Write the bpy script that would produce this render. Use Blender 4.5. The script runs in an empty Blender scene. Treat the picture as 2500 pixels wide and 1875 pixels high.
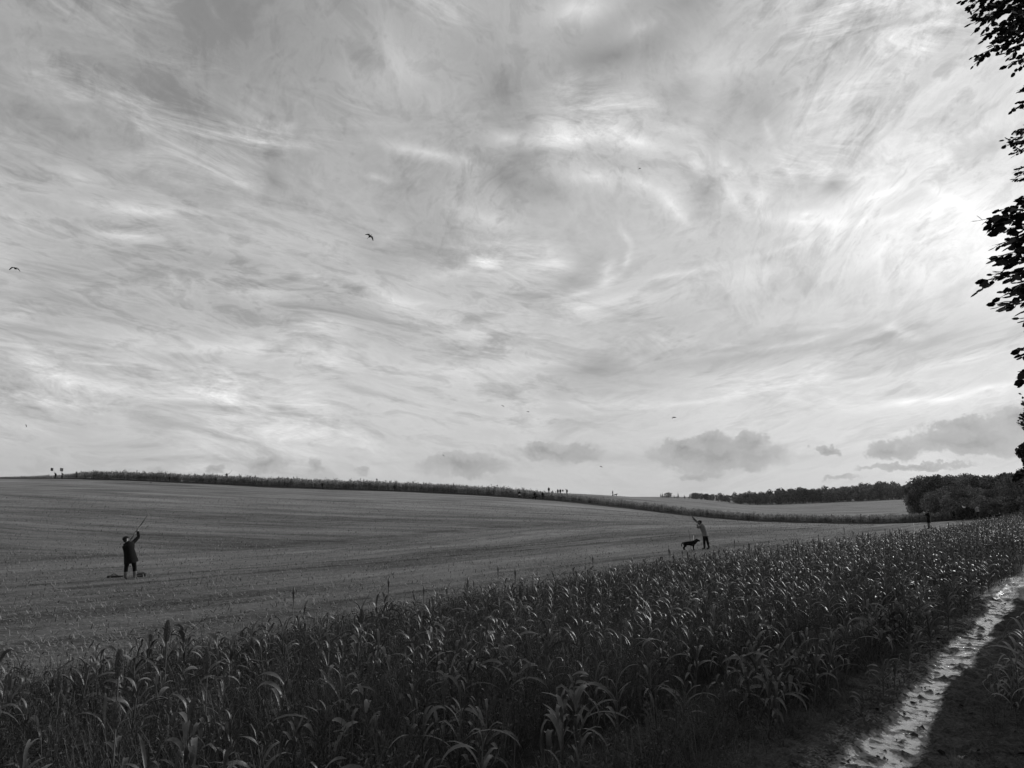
import bpy, bmesh, math, random
import numpy as np
from mathutils import Vector, Matrix

# ---------------------------------------------------------------- camera, sky, sun, exposure
SC = bpy.context.scene
COL = SC.collection
ZC = 2.6                                   # eye height above the track
F = 1962.0
PITCH = math.atan((1215 - 937.5) / F)
cam_data = bpy.data.cameras.new('camera')
cam_data.sensor_width = 36; cam_data.lens = 36 * F / 2500
cam_data.clip_start = 0.1; cam_data.clip_end = 30000
cam = bpy.data.objects.new('camera', cam_data)
cam.location = (0, 0, ZC); cam.rotation_euler = (math.pi / 2 + PITCH, 0, 0)
COL.objects.link(cam); SC.camera = cam
SC.view_settings.view_transform = 'Standard'
SC.view_settings.look = 'None'
SC.view_settings.exposure = 0.0
SC.view_settings.gamma = 1.0
SC.render.engine = 'CYCLES'
SC.cycles.use_denoising = True
SC.cycles.max_bounces = 5
SC.cycles.transparent_max_bounces = 6
SC.cycles.sample_clamp_indirect = 3.0

SUN_AZ, SUN_EL = math.radians(54), math.radians(25)
sd = bpy.data.lights.new('sun', 'SUN'); sd.energy = 2.2; sd.angle = math.radians(0.8); sd.color = (1, 1, 1)
sun = bpy.data.objects.new('sun', sd)
sdir = Vector((math.sin(SUN_AZ) * math.cos(SUN_EL), math.cos(SUN_AZ) * math.cos(SUN_EL), math.sin(SUN_EL)))
sun.rotation_euler = (-sdir).to_track_quat('-Z', 'Y').to_euler()
sun.location = (60, 60, 60)
COL.objects.link(sun)


def ray(px, py):
    a = (px - 1250) / F; b = -(py - 937.5) / F
    return np.array([a, math.cos(PITCH) - b * math.sin(PITCH), math.sin(PITCH) + b * math.cos(PITCH)])


def azel(px, py):
    r = ray(px, py)
    return np.array([math.atan2(r[0], r[1]), math.atan2(r[2], math.hypot(r[0], r[1]))])


class NT:
    def __init__(s, tree): s.t = tree; s.n = tree.nodes; s.l = tree.links
    def new(s, typ, **kw):
        n = s.n.new(typ)
        for k, v in kw.items(): setattr(n, k, v)
        return n
    def put(s, sock, v):
        if hasattr(v, 'is_linked') or isinstance(v, bpy.types.NodeSocket): s.l.new(v, sock)
        else: sock.default_value = v
    def m(s, op, a, b=None, c=None, clamp=False):
        n = s.new('ShaderNodeMath', operation=op, use_clamp=clamp)
        s.put(n.inputs[0], a)
        if b is not None: s.put(n.inputs[1], b)
        if c is not None: s.put(n.inputs[2], c)
        return n.outputs[0]
    def vm(s, op, a, b=None, c=None):
        n = s.new('ShaderNodeVectorMath', operation=op)
        s.put(n.inputs[0], a)
        if b is not None:
            if op == 'SCALE': s.put(n.inputs['Scale'], b)
            else: s.put(n.inputs[1], b)
        if c is not None: s.put(n.inputs[2], c)
        return n.outputs[1] if op in ('LENGTH', 'DOT_PRODUCT', 'DISTANCE') else n.outputs[0]
    def noise(s, vec, scale, detail=4, rough=0.55, dist=0.0, lac=2.0, color=False):
        n = s.new('ShaderNodeTexNoise')
        if vec is not None: s.l.new(vec, n.inputs['Vector'])
        n.inputs['Scale'].default_value = scale; n.inputs['Detail'].default_value = detail
        n.inputs['Roughness'].default_value = rough; n.inputs['Distortion'].default_value = dist
        n.inputs['Lacunarity'].default_value = lac
        return n.outputs['Color'] if color else n.outputs['Fac']
    def mapping(s, vec, loc=(0, 0, 0), rot=(0, 0, 0), scale=(1, 1, 1), typ='POINT'):
        n = s.new('ShaderNodeMapping', vector_type=typ)
        s.l.new(vec, n.inputs['Vector'])
        n.inputs['Location'].default_value = loc; n.inputs['Rotation'].default_value = rot
        n.inputs['Scale'].default_value = scale
        return n.outputs[0]
    def smooth(s, v, lo, hi, a=0.0, b=1.0):
        n = s.new('ShaderNodeMapRange', interpolation_type='SMOOTHSTEP')
        s.put(n.inputs[0], v); n.inputs[1].default_value = lo; n.inputs[2].default_value = hi
        n.inputs[3].default_value = a; n.inputs[4].default_value = b
        return n.outputs[0]
    def lin(s, v, lo, hi, a=0.0, b=1.0):
        n = s.new('ShaderNodeMapRange'); n.clamp = True
        s.put(n.inputs[0], v); n.inputs[1].default_value = lo; n.inputs[2].default_value = hi
        n.inputs[3].default_value = a; n.inputs[4].default_value = b
        return n.outputs[0]


def build_sky():
    W = bpy.data.worlds.new('World'); SC.world = W; W.use_nodes = True
    T = NT(W.node_tree); T.n.clear()
    out = T.new('ShaderNodeOutputWorld'); bg = T.new('ShaderNodeBackground')
    bg.inputs['Strength'].default_value = 0.1
    T.l.new(bg.outputs[0], out.inputs[0])
    sky = T.new('ShaderNodeTexSky', sky_type='NISHITA'); sky.sun_disc = False
    sky.sun_elevation = SUN_EL; sky.sun_rotation = SUN_AZ
    sky.air_density = 1.0; sky.dust_density = 2.0; sky.ozone_density = 1.0
    bw = T.new('ShaderNodeRGBToBW'); T.l.new(sky.outputs[0], bw.inputs[0])
    tc = T.new('ShaderNodeTexCoord')
    d = tc.outputs['Generated']
    sep = T.new('ShaderNodeSeparateXYZ'); T.l.new(d, sep.inputs[0])
    az = T.m('ARCTAN2', sep.outputs[0], sep.outputs[1]); el = T.m('ARCSINE', sep.outputs[2])
    comb = T.new('ShaderNodeCombineXYZ'); T.l.new(az, comb.inputs[0]); T.l.new(el, comb.inputs[1])
    q = comb.outputs[0]
    # the air currents that bend the cirrus
    wv = T.vm('SUBTRACT', T.noise(q, 2.6, 2, 0.5, color=True), (0.5, 0.5, 0.5))
    w2 = T.vm('SUBTRACT', T.noise(T.mapping(q, scale=(6, 16, 1)), 1.0, 4, 0.6, color=True), (0.5, 0.5, 0.5))
    flat = (1, 1, 0)
    qw = T.vm('ADD', q, T.vm('MULTIPLY', wv, (0.07, 0.05, 0)))
    qw = T.vm('ADD', qw, T.vm('MULTIPLY', w2, (0.022, 0.010, 0)))

    def stroke(x0, y0, x1, y1, wd, amp, acc, vec):
        a, b = azel(x0, y0), azel(x1, y1)
        c = (a + b) / 2; dd = b - a; L = math.hypot(*dd)
        pl = math.hypot(x1 - x0, y1 - y0)
        half = L / 2 + wd / 1962 * 0.4
        mp = T.mapping(vec, (c[0], c[1], 0), (0, 0, math.atan2(dd[1], dd[0])), (half * 1.35, wd * (L / pl) * 0.9, 1), 'TEXTURE')
        g = T.new('ShaderNodeTexGradient', gradient_type='QUADRATIC_SPHERE'); T.l.new(mp, g.inputs[0])
        return T.m('MULTIPLY_ADD', g.outputs['Fac'], amp, acc)

    # soft brightness of the cloud sheet, stroke by stroke: wide masses first
    base = 0.0
    for s in [(200, 80, 900, 60, 420, -.09), (250, 200, 700, 250, 250, -.03), (1280, 330, 1180, 120, 190, -.10), (1290, 190, 1700, 60, 130, -.13),
              (1500, 40, 1850, -60, 160, -.10), (1230, 420, 1330, 400, 130, -.11), (640, 430, 700, 480, 80, -.10),
              (670, 350, 680, 420, 80, -.05), (1300, 740, 1500, 620, 110, -.12), 
              (850, 640, 1010, 600, 90, -.10), (1000, 530, 1200, 620, 120, -.05), (1700, 520, 1740, 440, 80, -.09),
              (1990, 470, 2090, 430, 80, -.14), (1900, 310, 1790, 220, 120, -.09), (1620, 250, 1700, 180, 120, -.08),
              (1500, 880, 2250, 780, 90, -.12), (1850, 950, 2300, 870, 45, -.08), (2050, 860, 2480, 800, 80, -.08),
              (1300, 900, 1600, 900, 120, -.08), (2350, 1010, 2100, 1040, 50, -.05), (2200, 600, 2480, 700, 120, -.03),
              (900, 1125, 2500, 1110, 34, -.045), (2380, 400, 2440, 330, 60, -.12), (2330, 120, 2500, 300, 160, -.04)]:
        base = stroke(*s[:5], s[5] * 1.5, base, qw)
    # brighter sheets
    for s in [(1900, 480, 2500, 460, 330, .11), (2250, 490, 2520, 560, 150, .05), (1950, 250, 2450, 60, 260, .09),
              (1950, 620, 2500, 600, 280, .16), (2420, 620, 2560, 700, 200, .07), (1350, 20, 1500, 10, 60, .24), (1480, 90, 1650, 40, 60, .12), (1500, 230, 2000, 90, 90, .08),
              (880, 40, 1050, 230, 130, .08), (620, 130, 700, 300, 120, .02), (820, 190, 1020, 180, 80, .07),
              (900, 355, 1180, 420, 32, .22), (880, 440, 960, 455, 22, .16), (620, 300, 780, 330, 30, .10),
              (150, 410, 260, 450, 40, .09), (150, 490, 540, 545, 38, .13), (230, 560, 440, 590, 26, .14), (0, 510, 120, 560, 40, .05),
              (1290, 350, 1420, 340, 60, .16), (1340, 310, 1700, 360, 70, .14), (1700, 340, 1850, 480, 50, .12), (1850, 470, 1870, 520, 50, .12),
              (1350, 430, 1600, 470, 60, .10), (1600, 440, 1690, 560, 60, .10), (1060, 500, 1300, 560, 50, .12), (1000, 540, 880, 650, 60, .06),
              (1130, 620, 1230, 655, 50, .11), (1260, 640, 1460, 640, 70, .15), (1500, 620, 1470, 700, 40, .12), (1000, 690, 1180, 640, 30, .08),
              (1800, 530, 2150, 540, 30, .14), (2000, 560, 2420, 500, 40, .12), (800, 690, 1100, 760, 70, .10), (500, 690, 800, 740, 60, .08),
              (120, 730, 0, 790, 40, .06), (200, 800, 900, 860, 60, .12), (700, 800, 900, 800, 45, .12), (900, 760, 1400, 860, 80, .10),
              (1250, 770, 1750, 690, 60, .10), (1700, 700, 2050, 600, 60, .08), (0, 840, 250, 960, 60, .12), (250, 950, 800, 950, 40, .08),
              (950, 900, 1400, 900, 60, .10), (1200, 880, 1400, 890, 30, .08), (1250, 990, 1650, 990, 45, .10), (1700, 960, 2100, 900, 22, .12),
              (1650, 860, 2150, 800, 22, .12), (1900, 830, 2100, 790, 18, .10), (2250, 900, 2500, 850, 25, .12), (2150, 980, 2500, 950, 28, .16), (120, 872, 420, 892, 8, .09),
              (2140, 780, 2260, 830, 26, .16), (2160, 800, 2200, 760, 22, .12), (1200, 1020, 1400, 1030, 30, .05)]:
        base = stroke(*s[:5], s[5] * 1.45, base, qw)
    # long curved bands of thicker cirrus, each a chain of short reaches
    qs = T.vm('ADD', q, T.vm('MULTIPLY', w2, (0.016, 0.011, 0)))
    for pts_, wd_, am_ in [([(1170, 330), (1320, 348), (1480, 330), (1640, 365), (1750, 430), (1830, 530)], 26, .22),
                           ([(1290, 300), (1420, 315), (1580, 300), (1700, 330)], 20, .10),
                           ([(1380, 440), (1520, 425), (1620, 475), (1690, 565)], 18, .15),
                           ([(1455, 700), (1520, 665), (1540, 600), (1515, 555)], 14, .15),
                           ([(1190, 400), (1270, 465), (1400, 470)], 50, -.14), ([(1900, 470), (2010, 440), (2080, 470)], 34, -.14),
                           ([(1850, 250), (1900, 380), (1960, 470)], 16, .12), ([(2130, 300), (2050, 380), (1990, 460)], 18, .10), ([(2450, 280), (2330, 360), (2230, 440)], 14, .12),
                           ([(1880, 520), (2060, 515), (2230, 440), (2420, 540)], 16, .16),
                           ([(1300, 750), (1520, 690), (1800, 640), (2050, 560)], 13, .15), ([(700, 640), (860, 720), (1080, 750)], 13, .10),
                           ([(1640, 880), (1900, 810), (2180, 780)], 14, .10), ([(1450, 1010), (1900, 955), (2330, 890)], 11, .10), ([(2120, 1000), (2320, 960), (2520, 935)], 14, .16),
                           ([(1300, 900), (1620, 900), (1900, 860)], 40, -.09)]:
        for p_, p2_ in zip(pts_[:-1], pts_[1:]): base = stroke(p_[0], p_[1], p2_[0], p2_[1], wd_ * 1.5, am_, base, qs)
    # fibres drawn out by the wind: soft filaments, flat on the left, rising to the right, curling round the middle
    def one(vec, sx, sy, loc, det, rough, ridge, dist):
        n = T.noise(T.mapping(vec, loc=(loc, loc * 2, 0), scale=(sx, sy, 1)), 1.0, det, rough, dist)
        r = T.m('MAXIMUM', T.m('SUBTRACT', .26, T.m('MULTIPLY', T.m('ABSOLUTE', T.m('SUBTRACT', n, .5)), 4.0)), -.16)
        return T.m('ADD', T.m('MULTIPLY', T.m('SUBTRACT', n, .5), 1 - ridge), T.m('MULTIPLY', r, ridge * .6))
    def fib(vec, angle, loc, st=1.0, wide=1.0, ridge=.5):
        v = T.mapping(vec, rot=(0, 0, -angle)) if angle else vec
        f = T.m('MULTIPLY', one(v, 2.0 * wide, 6.5 * st, loc, 3, .5, ridge * .4, .3), .55)
        f = T.m('ADD', f, T.m('MULTIPLY', one(v, 5.5 * wide, 21 * st, loc + 3, 6, .64, ridge, .7), .62))
        return T.m('ADD', f, T.m('MULTIPLY', one(v, 15 * wide, 55 * st, loc + 7, 6, .70, ridge, .6), .48))
    fa = fib(qw, math.radians(-9), 3.7)
    fb = fib(qw, math.radians(15), 7.7, .95, .8)
    fd = fib(qw, math.radians(-50), 12.3, .5, 1.5)
    fe = fib(qw, math.radians(38), 8.8, .8, 1.3)
    cc_ = azel(1440, 640)
    rel = T.vm('MULTIPLY', T.vm('SUBTRACT', T.vm('ADD', qw, T.vm('MULTIPLY', wv, (.16, .12, 0))), (cc_[0], cc_[1], 0)), (.85, 1.2, 0)); rs = T.new('ShaderNodeSeparateXYZ'); T.l.new(rel, rs.inputs[0])
    rad = T.vm('LENGTH', rel); th = T.m('ARCTAN2', rs.outputs[0], rs.outputs[1])
    pc = T.new('ShaderNodeCombineXYZ'); T.l.new(T.m('MULTIPLY', th, .22), pc.inputs[0]); T.l.new(T.m('ADD', rad, T.m('MULTIPLY', th, .035)), pc.inputs[1])
    fp = fib(pc.outputs[0], 0.0, 4.4, .95, 2.1)
    swirl = T.m('MULTIPLY', T.smooth(rad, .30, .18), T.smooth(T.m('ABSOLUTE', T.m('SUBTRACT', th, .3)), 2.3, 1.5))
    swirl = T.m('MULTIPLY', T.m('MULTIPLY', swirl, .62), T.smooth(rad, .05, .13))
    right = T.smooth(T.m('ADD', az, T.m('MULTIPLY', T.m('SUBTRACT', el, .2), .3)), -0.02, 0.25)
    up = T.smooth(T.m('ADD', el, T.m('MULTIPLY', az, .08)), 0.26, 0.40)
    def blend(f, x, y): return T.m('ADD', T.m('MULTIPLY', x, T.m('SUBTRACT', 1.0, f)), T.m('MULTIPLY', y, f))
    upr = T.m('MULTIPLY', T.smooth(el, .17, .26), T.smooth(az, .20, .36))
    fibre = blend(right, fa, fb)
    fibre = blend(up, fibre, T.m('MULTIPLY', fd, .55))
    fibre = blend(upr, fibre, fe)
    fibre = blend(swirl, fibre, fp)
    wisp = T.m('POWER', T.noise(T.mapping(T.mapping(qw, rot=(0, 0, .14)), scale=(7, 24, 1)), 1.0, 8, .72, .8), 3.0)
    patch = T.smooth(T.noise(T.mapping(q, scale=(3, 6, 1)), 1.0, 2, .5), .48, .66)
    fibre = T.m('ADD', fibre, T.m('MULTIPLY', T.m('MULTIPLY', T.m('SUBTRACT', wisp, .10), patch), 1.7))
    low = T.smooth(el, 0.02, 0.12)
    amp = T.m('MULTIPLY', T.m('MULTIPLY_ADD', low, 0.10, 0.085), T.m('MULTIPLY_ADD', base, 3.0, 1.0))
    amp = T.m('MAXIMUM', amp, 0.05)
    # thin cloud lit by the sun behind it
    sdn = T.vm('DOT_PRODUCT', d, tuple(sdir))
    ang = T.m('ARCCOSINE', T.m('MINIMUM', sdn, 0.9999))
    glow = T.m('POWER', 2.71828, T.m('MULTIPLY', T.m('POWER', T.m('DIVIDE', ang, 0.62), 1.5), -1.0))
    sheet = T.m('ADD', T.lin(el, 0.0, 0.70, 0.51, 0.29), T.m('MULTIPLY', glow, 0.37))
    sheet = T.m('ADD', sheet, T.m('MULTIPLY', base, 1.0))
    sheet = T.m('ADD', sheet, T.m('MULTIPLY', fibre, T.m('MULTIPLY', amp, 6.6)))
    sheet = T.m('MAXIMUM', sheet, T.m('MULTIPLY_ADD', T.m('SUBTRACT', sheet, .27), .35, .27))
    # grey cumulus low over the horizon
    wc = T.vm('SUBTRACT', T.noise(q, 30, 6, 0.62, color=True), (0.5, 0.5, 0.5))
    wc2 = T.vm('SUBTRACT', T.noise(q, 95, 4, 0.6, color=True), (0.5, 0.5, 0.5))
    qc = T.vm('ADD', q, T.vm('MULTIPLY', wc, (0.055, 0.032, 0)))
    qc = T.vm('ADD', qc, T.vm('MULTIPLY', wc2, (0.016, 0.013, 0)))
    cum = 0.0
    for s in [(1580, 1110, 1930, 1112, 44, 1.6), (1640, 1085, 1680, 1085, 26, 1.1), (1700, 1075, 1760, 1075, 26, 1.2), (1810, 1072, 1860, 1075, 30, 1.2), (1260, 1100, 1480, 1112, 30, 1.3), (1290, 1095, 1340, 1095, 24, 1.0),
              (2230, 1080, 2520, 1085, 48, 1.7), (2300, 1040, 2420, 1040, 34, 1.2), (2430, 1020, 2560, 1030, 45, 1.4), (2130, 1095, 2230, 1105, 34, 1.2), (2000, 1095, 2050, 1100, 14, 1.1),
              (1020, 1132, 1240, 1140, 34, 1.3), (760, 1140, 790, 1140, 22, 1.1), (600, 1136, 700, 1138, 30, 1.3), (500, 1145, 560, 1145, 18, .9), (860, 1140, 900, 1150, 20, .8),
              (2080, 1142, 2400, 1142, 12, 1.2), (0, 920, 30, 930, 18, 1.0), (370, 1148, 420, 1150, 10, .7), (1650, 1160, 1760, 1160, 14, .9), (1990, 1170, 2120, 1165, 10, .7)]:
        cum = stroke(s[0], s[1], s[2], s[3], s[4] * 1.45, s[5], cum, qc)
    cm = T.smooth(T.m('ADD', cum, T.m('MULTIPLY', T.m('SUBTRACT', T.noise(q, 60, 4, .6), .5), .35)), 0.05, 0.30)
    tone = T.m('ADD', T.lin(az, -0.6, 0.6, 0.24, 0.13), T.m('MULTIPLY', T.noise(T.mapping(qc, scale=(1, 2.0, 1)), 26, 6, 0.65), 0.34))
    tone = T.m('ADD', tone, T.m('MULTIPLY', T.m('MAXIMUM', T.m('SUBTRACT', 0.9, cum), -.5), 0.15))
    mix = T.new('ShaderNodeMix', data_type='FLOAT')
    T.l.new(T.m('MULTIPLY', cm, 0.85), mix.inputs[0]); T.l.new(sheet, mix.inputs[2]); T.l.new(tone, mix.inputs[3])
    total = T.m('ADD', T.m('MULTIPLY', mix.outputs[0], 9.0), T.m('MINIMUM', T.m('MULTIPLY', bw.outputs[0], 0.10), 1.2))
    total = T.m('MAXIMUM', T.m('MINIMUM', total, 11.0), 0.5)
    # below the horizon the dome is dull ground light
    fl = T.smooth(el, -0.06, -0.01, 1.0, 0.0)
    mx = T.new('ShaderNodeMix', data_type='FLOAT')
    T.l.new(fl, mx.inputs[0]); T.l.new(total, mx.inputs[2]); mx.inputs[3].default_value = 1.0
    cc = T.new('ShaderNodeCombineColor')
    for i in range(3): T.l.new(mx.outputs[0], cc.inputs[i])
    T.l.new(cc.outputs[0], bg.inputs['Color'])
    W.cycles.sampling_method = 'MANUAL'; W.cycles.sample_map_resolution = 512


build_sky()

# ---------------------------------------------------------------- helpers
rng = np.random.default_rng(11)
random.seed(11)


def tag(o, label=None, cat=None, group=None, kind=None):
    if label: o['label'] = label
    if cat: o['category'] = cat
    if group: o['group'] = group
    if kind: o['kind'] = kind
    return o


def empty(name, loc, rz=0.0):
    o = bpy.data.objects.new(name, None); o.empty_display_size = 0.2
    o.location = loc; o.rotation_euler = (0, 0, rz); COL.objects.link(o)
    return o


def link(name, me, mat=None, parent=None):
    o = bpy.data.objects.new(name, me); COL.objects.link(o)
    if mat and not me.materials: me.materials.append(mat)
    if parent: o.parent = parent
    return o


def np_mesh(name, verts, faces, smooth=False, attr=None):
    """verts (n,3); faces (m,k) with constant k"""
    me = bpy.data.meshes.new(name)
    verts = np.asarray(verts, dtype=np.float32); faces = np.asarray(faces, dtype=np.int32)
    me.vertices.add(len(verts)); me.vertices.foreach_set('co', verts.ravel())
    k = faces.shape[1]
    me.loops.add(faces.size); me.loops.foreach_set('vertex_index', faces.ravel())
    me.polygons.add(len(faces))
    me.polygons.foreach_set('loop_start', np.arange(0, faces.size, k, dtype=np.int32))
    me.polygons.foreach_set('use_smooth', np.full(len(faces), smooth))
    if attr is not None:
        a = me.attributes.new('tone', 'FLOAT', 'POINT'); a.data.foreach_set('value', np.asarray(attr, dtype=np.float32))
    me.update(calc_edges=True)
    return me


class Geo:
    """collects same-sized faces into one mesh"""
    def __init__(s): s.v = []; s.f = []; s.t = []; s.n = 0
    def add(s, v, f, t=0.5):
        v = np.asarray(v, float); f = np.asarray(f, int)
        s.v.append(v); s.f.append(f + s.n); s.n += len(v)
        s.t.append(np.full(len(v), t) if np.isscalar(t) else np.asarray(t))
    def mesh(s, name, smooth=False):
        return np_mesh(name, np.concatenate(s.v), np.concatenate(s.f), smooth, np.concatenate(s.t))
    def tube(s, pts, radii, n=6, t=0.5):
        pts = [np.asarray(p, float) for p in pts]; rings = []
        for i, p in enumerate(pts):
            a = pts[min(i + 1, len(pts) - 1)] - pts[max(i - 1, 0)]; a = a / (np.linalg.norm(a) + 1e-9)
            ref = np.array([0, 0, 1.0]) if abs(a[2]) < .9 else np.array([1.0, 0, 0])
            e1 = np.cross(a, ref); e1 /= np.linalg.norm(e1); e2 = np.cross(a, e1)
            th = np.arange(n) * 2 * np.pi / n
            rings.append(p + radii[i] * (np.cos(th)[:, None] * e1 + np.sin(th)[:, None] * e2))
        m = len(pts); f = []
        for i in range(m - 1):
            for j in range(n):
                j2 = (j + 1) % n
                f.append((i * n + j, i * n + j2, (i + 1) * n + j2, (i + 1) * n + j))
        for base in (0, (m - 1) * n):                        # close the ends with quads
            for j in range(1, n - 2, 2):
                f.append((base, base + j, base + j + 1, base + min(j + 2, n - 1)))
        s.add(np.concatenate(rings), f, t)


def stack(V, Fc, T, pos, rz, sc, tilt=None):
    """instances of one small mesh merged: V (n,3), Fc (m,k), per-instance pos (N,3), rz, sc"""
    N = len(pos); n = len(V)
    c, s = np.cos(rz)[:, None], np.sin(rz)[:, None]
    sc3 = sc if sc.ndim == 2 else np.repeat(sc[:, None], 3, 1)
    x = V[None, :, 0] * sc3[:, 0:1]; y = V[None, :, 1] * sc3[:, 1:2]; z = V[None, :, 2] * sc3[:, 2:3]
    if tilt is not None: x = x + z * tilt[:, 0:1]; y = y + z * tilt[:, 1:2]
    out = np.stack([x * c - y * s + pos[:, 0:1], x * s + y * c + pos[:, 1:2], z + pos[:, 2:3]], -1).reshape(-1, 3)
    fo = (Fc[None] + (np.arange(N) * n)[:, None, None]).reshape(-1, Fc.shape[1])
    return out, fo, np.tile(T, N)


# ---------------------------------------------------------------- materials (the photograph is black and white)
def material(name, lo, hi, rough=0.9, scale=3.0, spec=0.3, bump=0.0, coords='Object', detail=4, attr=0.0, stretch=(1, 1, 1), transl=0.0, bscale=None):
    m = bpy.data.materials.new(name); m.use_nodes = True
    T = NT(m.node_tree); b = T.n['Principled BSDF']
    tc = T.new('ShaderNodeTexCoord'); v = T.mapping(tc.outputs[coords], scale=stretch)
    nz = T.lin(T.noise(v, scale, detail, 0.6), 0.3, 0.7)
    if attr:
        a = T.new('ShaderNodeAttribute', attribute_name='tone')
        nz = T.m('ADD', T.m('MULTIPLY', nz, 1 - attr), T.m('MULTIPLY', a.outputs['Fac'], attr))
    val = T.lin(nz, 0, 1, lo, hi)
    cc = T.new('ShaderNodeCombineColor')
    for i in range(3): T.l.new(val, cc.inputs[i])
    T.l.new(cc.outputs[0], b.inputs['Base Color'])
    b.inputs['Roughness'].default_value = rough; b.inputs['Specular IOR Level'].default_value = spec
    if bump:
        bn = T.new('ShaderNodeBump'); bn.inputs['Strength'].default_value = bump; bn.inputs['Distance'].default_value = 0.02
        T.l.new(T.noise(v, bscale or scale * 3, 5, 0.6), bn.inputs['Height']); T.l.new(bn.outputs[0], b.inputs['Normal'])
    if transl:
        tr = T.new('ShaderNodeBsdfTranslucent'); T.l.new(cc.outputs[0], tr.inputs[0])
        mx = T.new('ShaderNodeMixShader'); mx.inputs[0].default_value = transl
        T.l.new(b.outputs[0], mx.inputs[1]); T.l.new(tr.outputs[0], mx.inputs[2])
        T.l.new(mx.outputs[0], T.n['Material Output'].inputs[0])
    return m


M = {}
M['maize_leaf'] = material('maize_leaf', .03, .13, .42, 14, .5, .25, attr=.45, transl=.18, stretch=(1, 1, 1))
M['maize_stalk'] = material('maize_stalk', .03, .07, .6, 20, .3)
M['seed'] = material('sorghum_seed', .05, .14, .8, 60, .3, .8)
M['weed'] = material('weed', .010, .13, .75, 2.2, .2, attr=.5, transl=.1)
M['straw'] = material('straw', .03, .30, .8, 1.0, .2, attr=.8)
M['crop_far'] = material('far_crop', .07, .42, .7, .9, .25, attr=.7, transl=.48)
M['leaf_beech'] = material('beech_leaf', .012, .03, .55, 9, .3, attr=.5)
M['bark'] = material('bark', .03, .09, .9, 8, .2, .7, stretch=(1, 1, .3))
M['leaf_wood'] = material('wood_leaf', .025, .22, .9, .35, .1, attr=.55)
_t = NT(M['leaf_wood'].node_tree); _b = _t.n['Principled BSDF']; _src = _b.inputs['Base Color'].links[0].from_socket   # every tree its own shade
_oi = _t.new('ShaderNodeObjectInfo'); _f = _t.lin(_oi.outputs['Random'], 0, 1, .4, 1.6); _s = _t.vm('SCALE', _src, _f); _t.l.new(_s, _b.inputs['Base Color'])
M['cloth_dark'] = material('dark_cloth', .006, .014, .9, 30, .15, .2)
M['cloth_black'] = material('black_cloth', .004, .009, .9, 30, .15, .2)
M['cloth_mid'] = material('mid_cloth', .10, .15, .85, 25, .2, .2)
M['cloth_grey'] = material('grey_cloth', .20, .30, .85, 25, .2, .2)
M['cloth_white'] = material('white_cloth', .5, .65, .85, 25, .2, .1)
M['skin'] = material('skin', .28, .36, .6, 20, .3)
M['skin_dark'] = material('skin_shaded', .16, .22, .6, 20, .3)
M['rubber'] = material('boot_rubber', .06, .10, .5, 20, .4)
M['boot_dark'] = material('dark_boot', .012, .02, .5, 20, .4)
M['steel'] = material('blued_steel', .012, .02, .3, 30, .6)
M['walnut'] = material('walnut_stock', .02, .04, .4, 20, .5, stretch=(1, 1, 5))
M['fur'] = material('dog_fur', .003, .006, .8, 40, .10, .4)
M['feather'] = material('feather', .006, .02, .7, 20, .2)
M['leather'] = material('leather', .010, .022, .6, 25, .3, .3)
M['white_paint'] = material('white_paint', .6, .75, .6, 30, .3)
M['flag_dark'] = material('dark_flag', .03, .05, .8, 20, .2)
M['flag_pale'] = material('pale_flag', .30, .38, .8, 20, .2, transl=.4)
M['stick'] = material('hazel_stick', .02, .05, .8, 40, .2)
M['dead_leaf'] = material('dead_leaf', .008, .03, .7, 20, .3)
M['dead_leaf_pale'] = material('pale_dead_leaf', .10, .2, .7, 20, .3)


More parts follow.
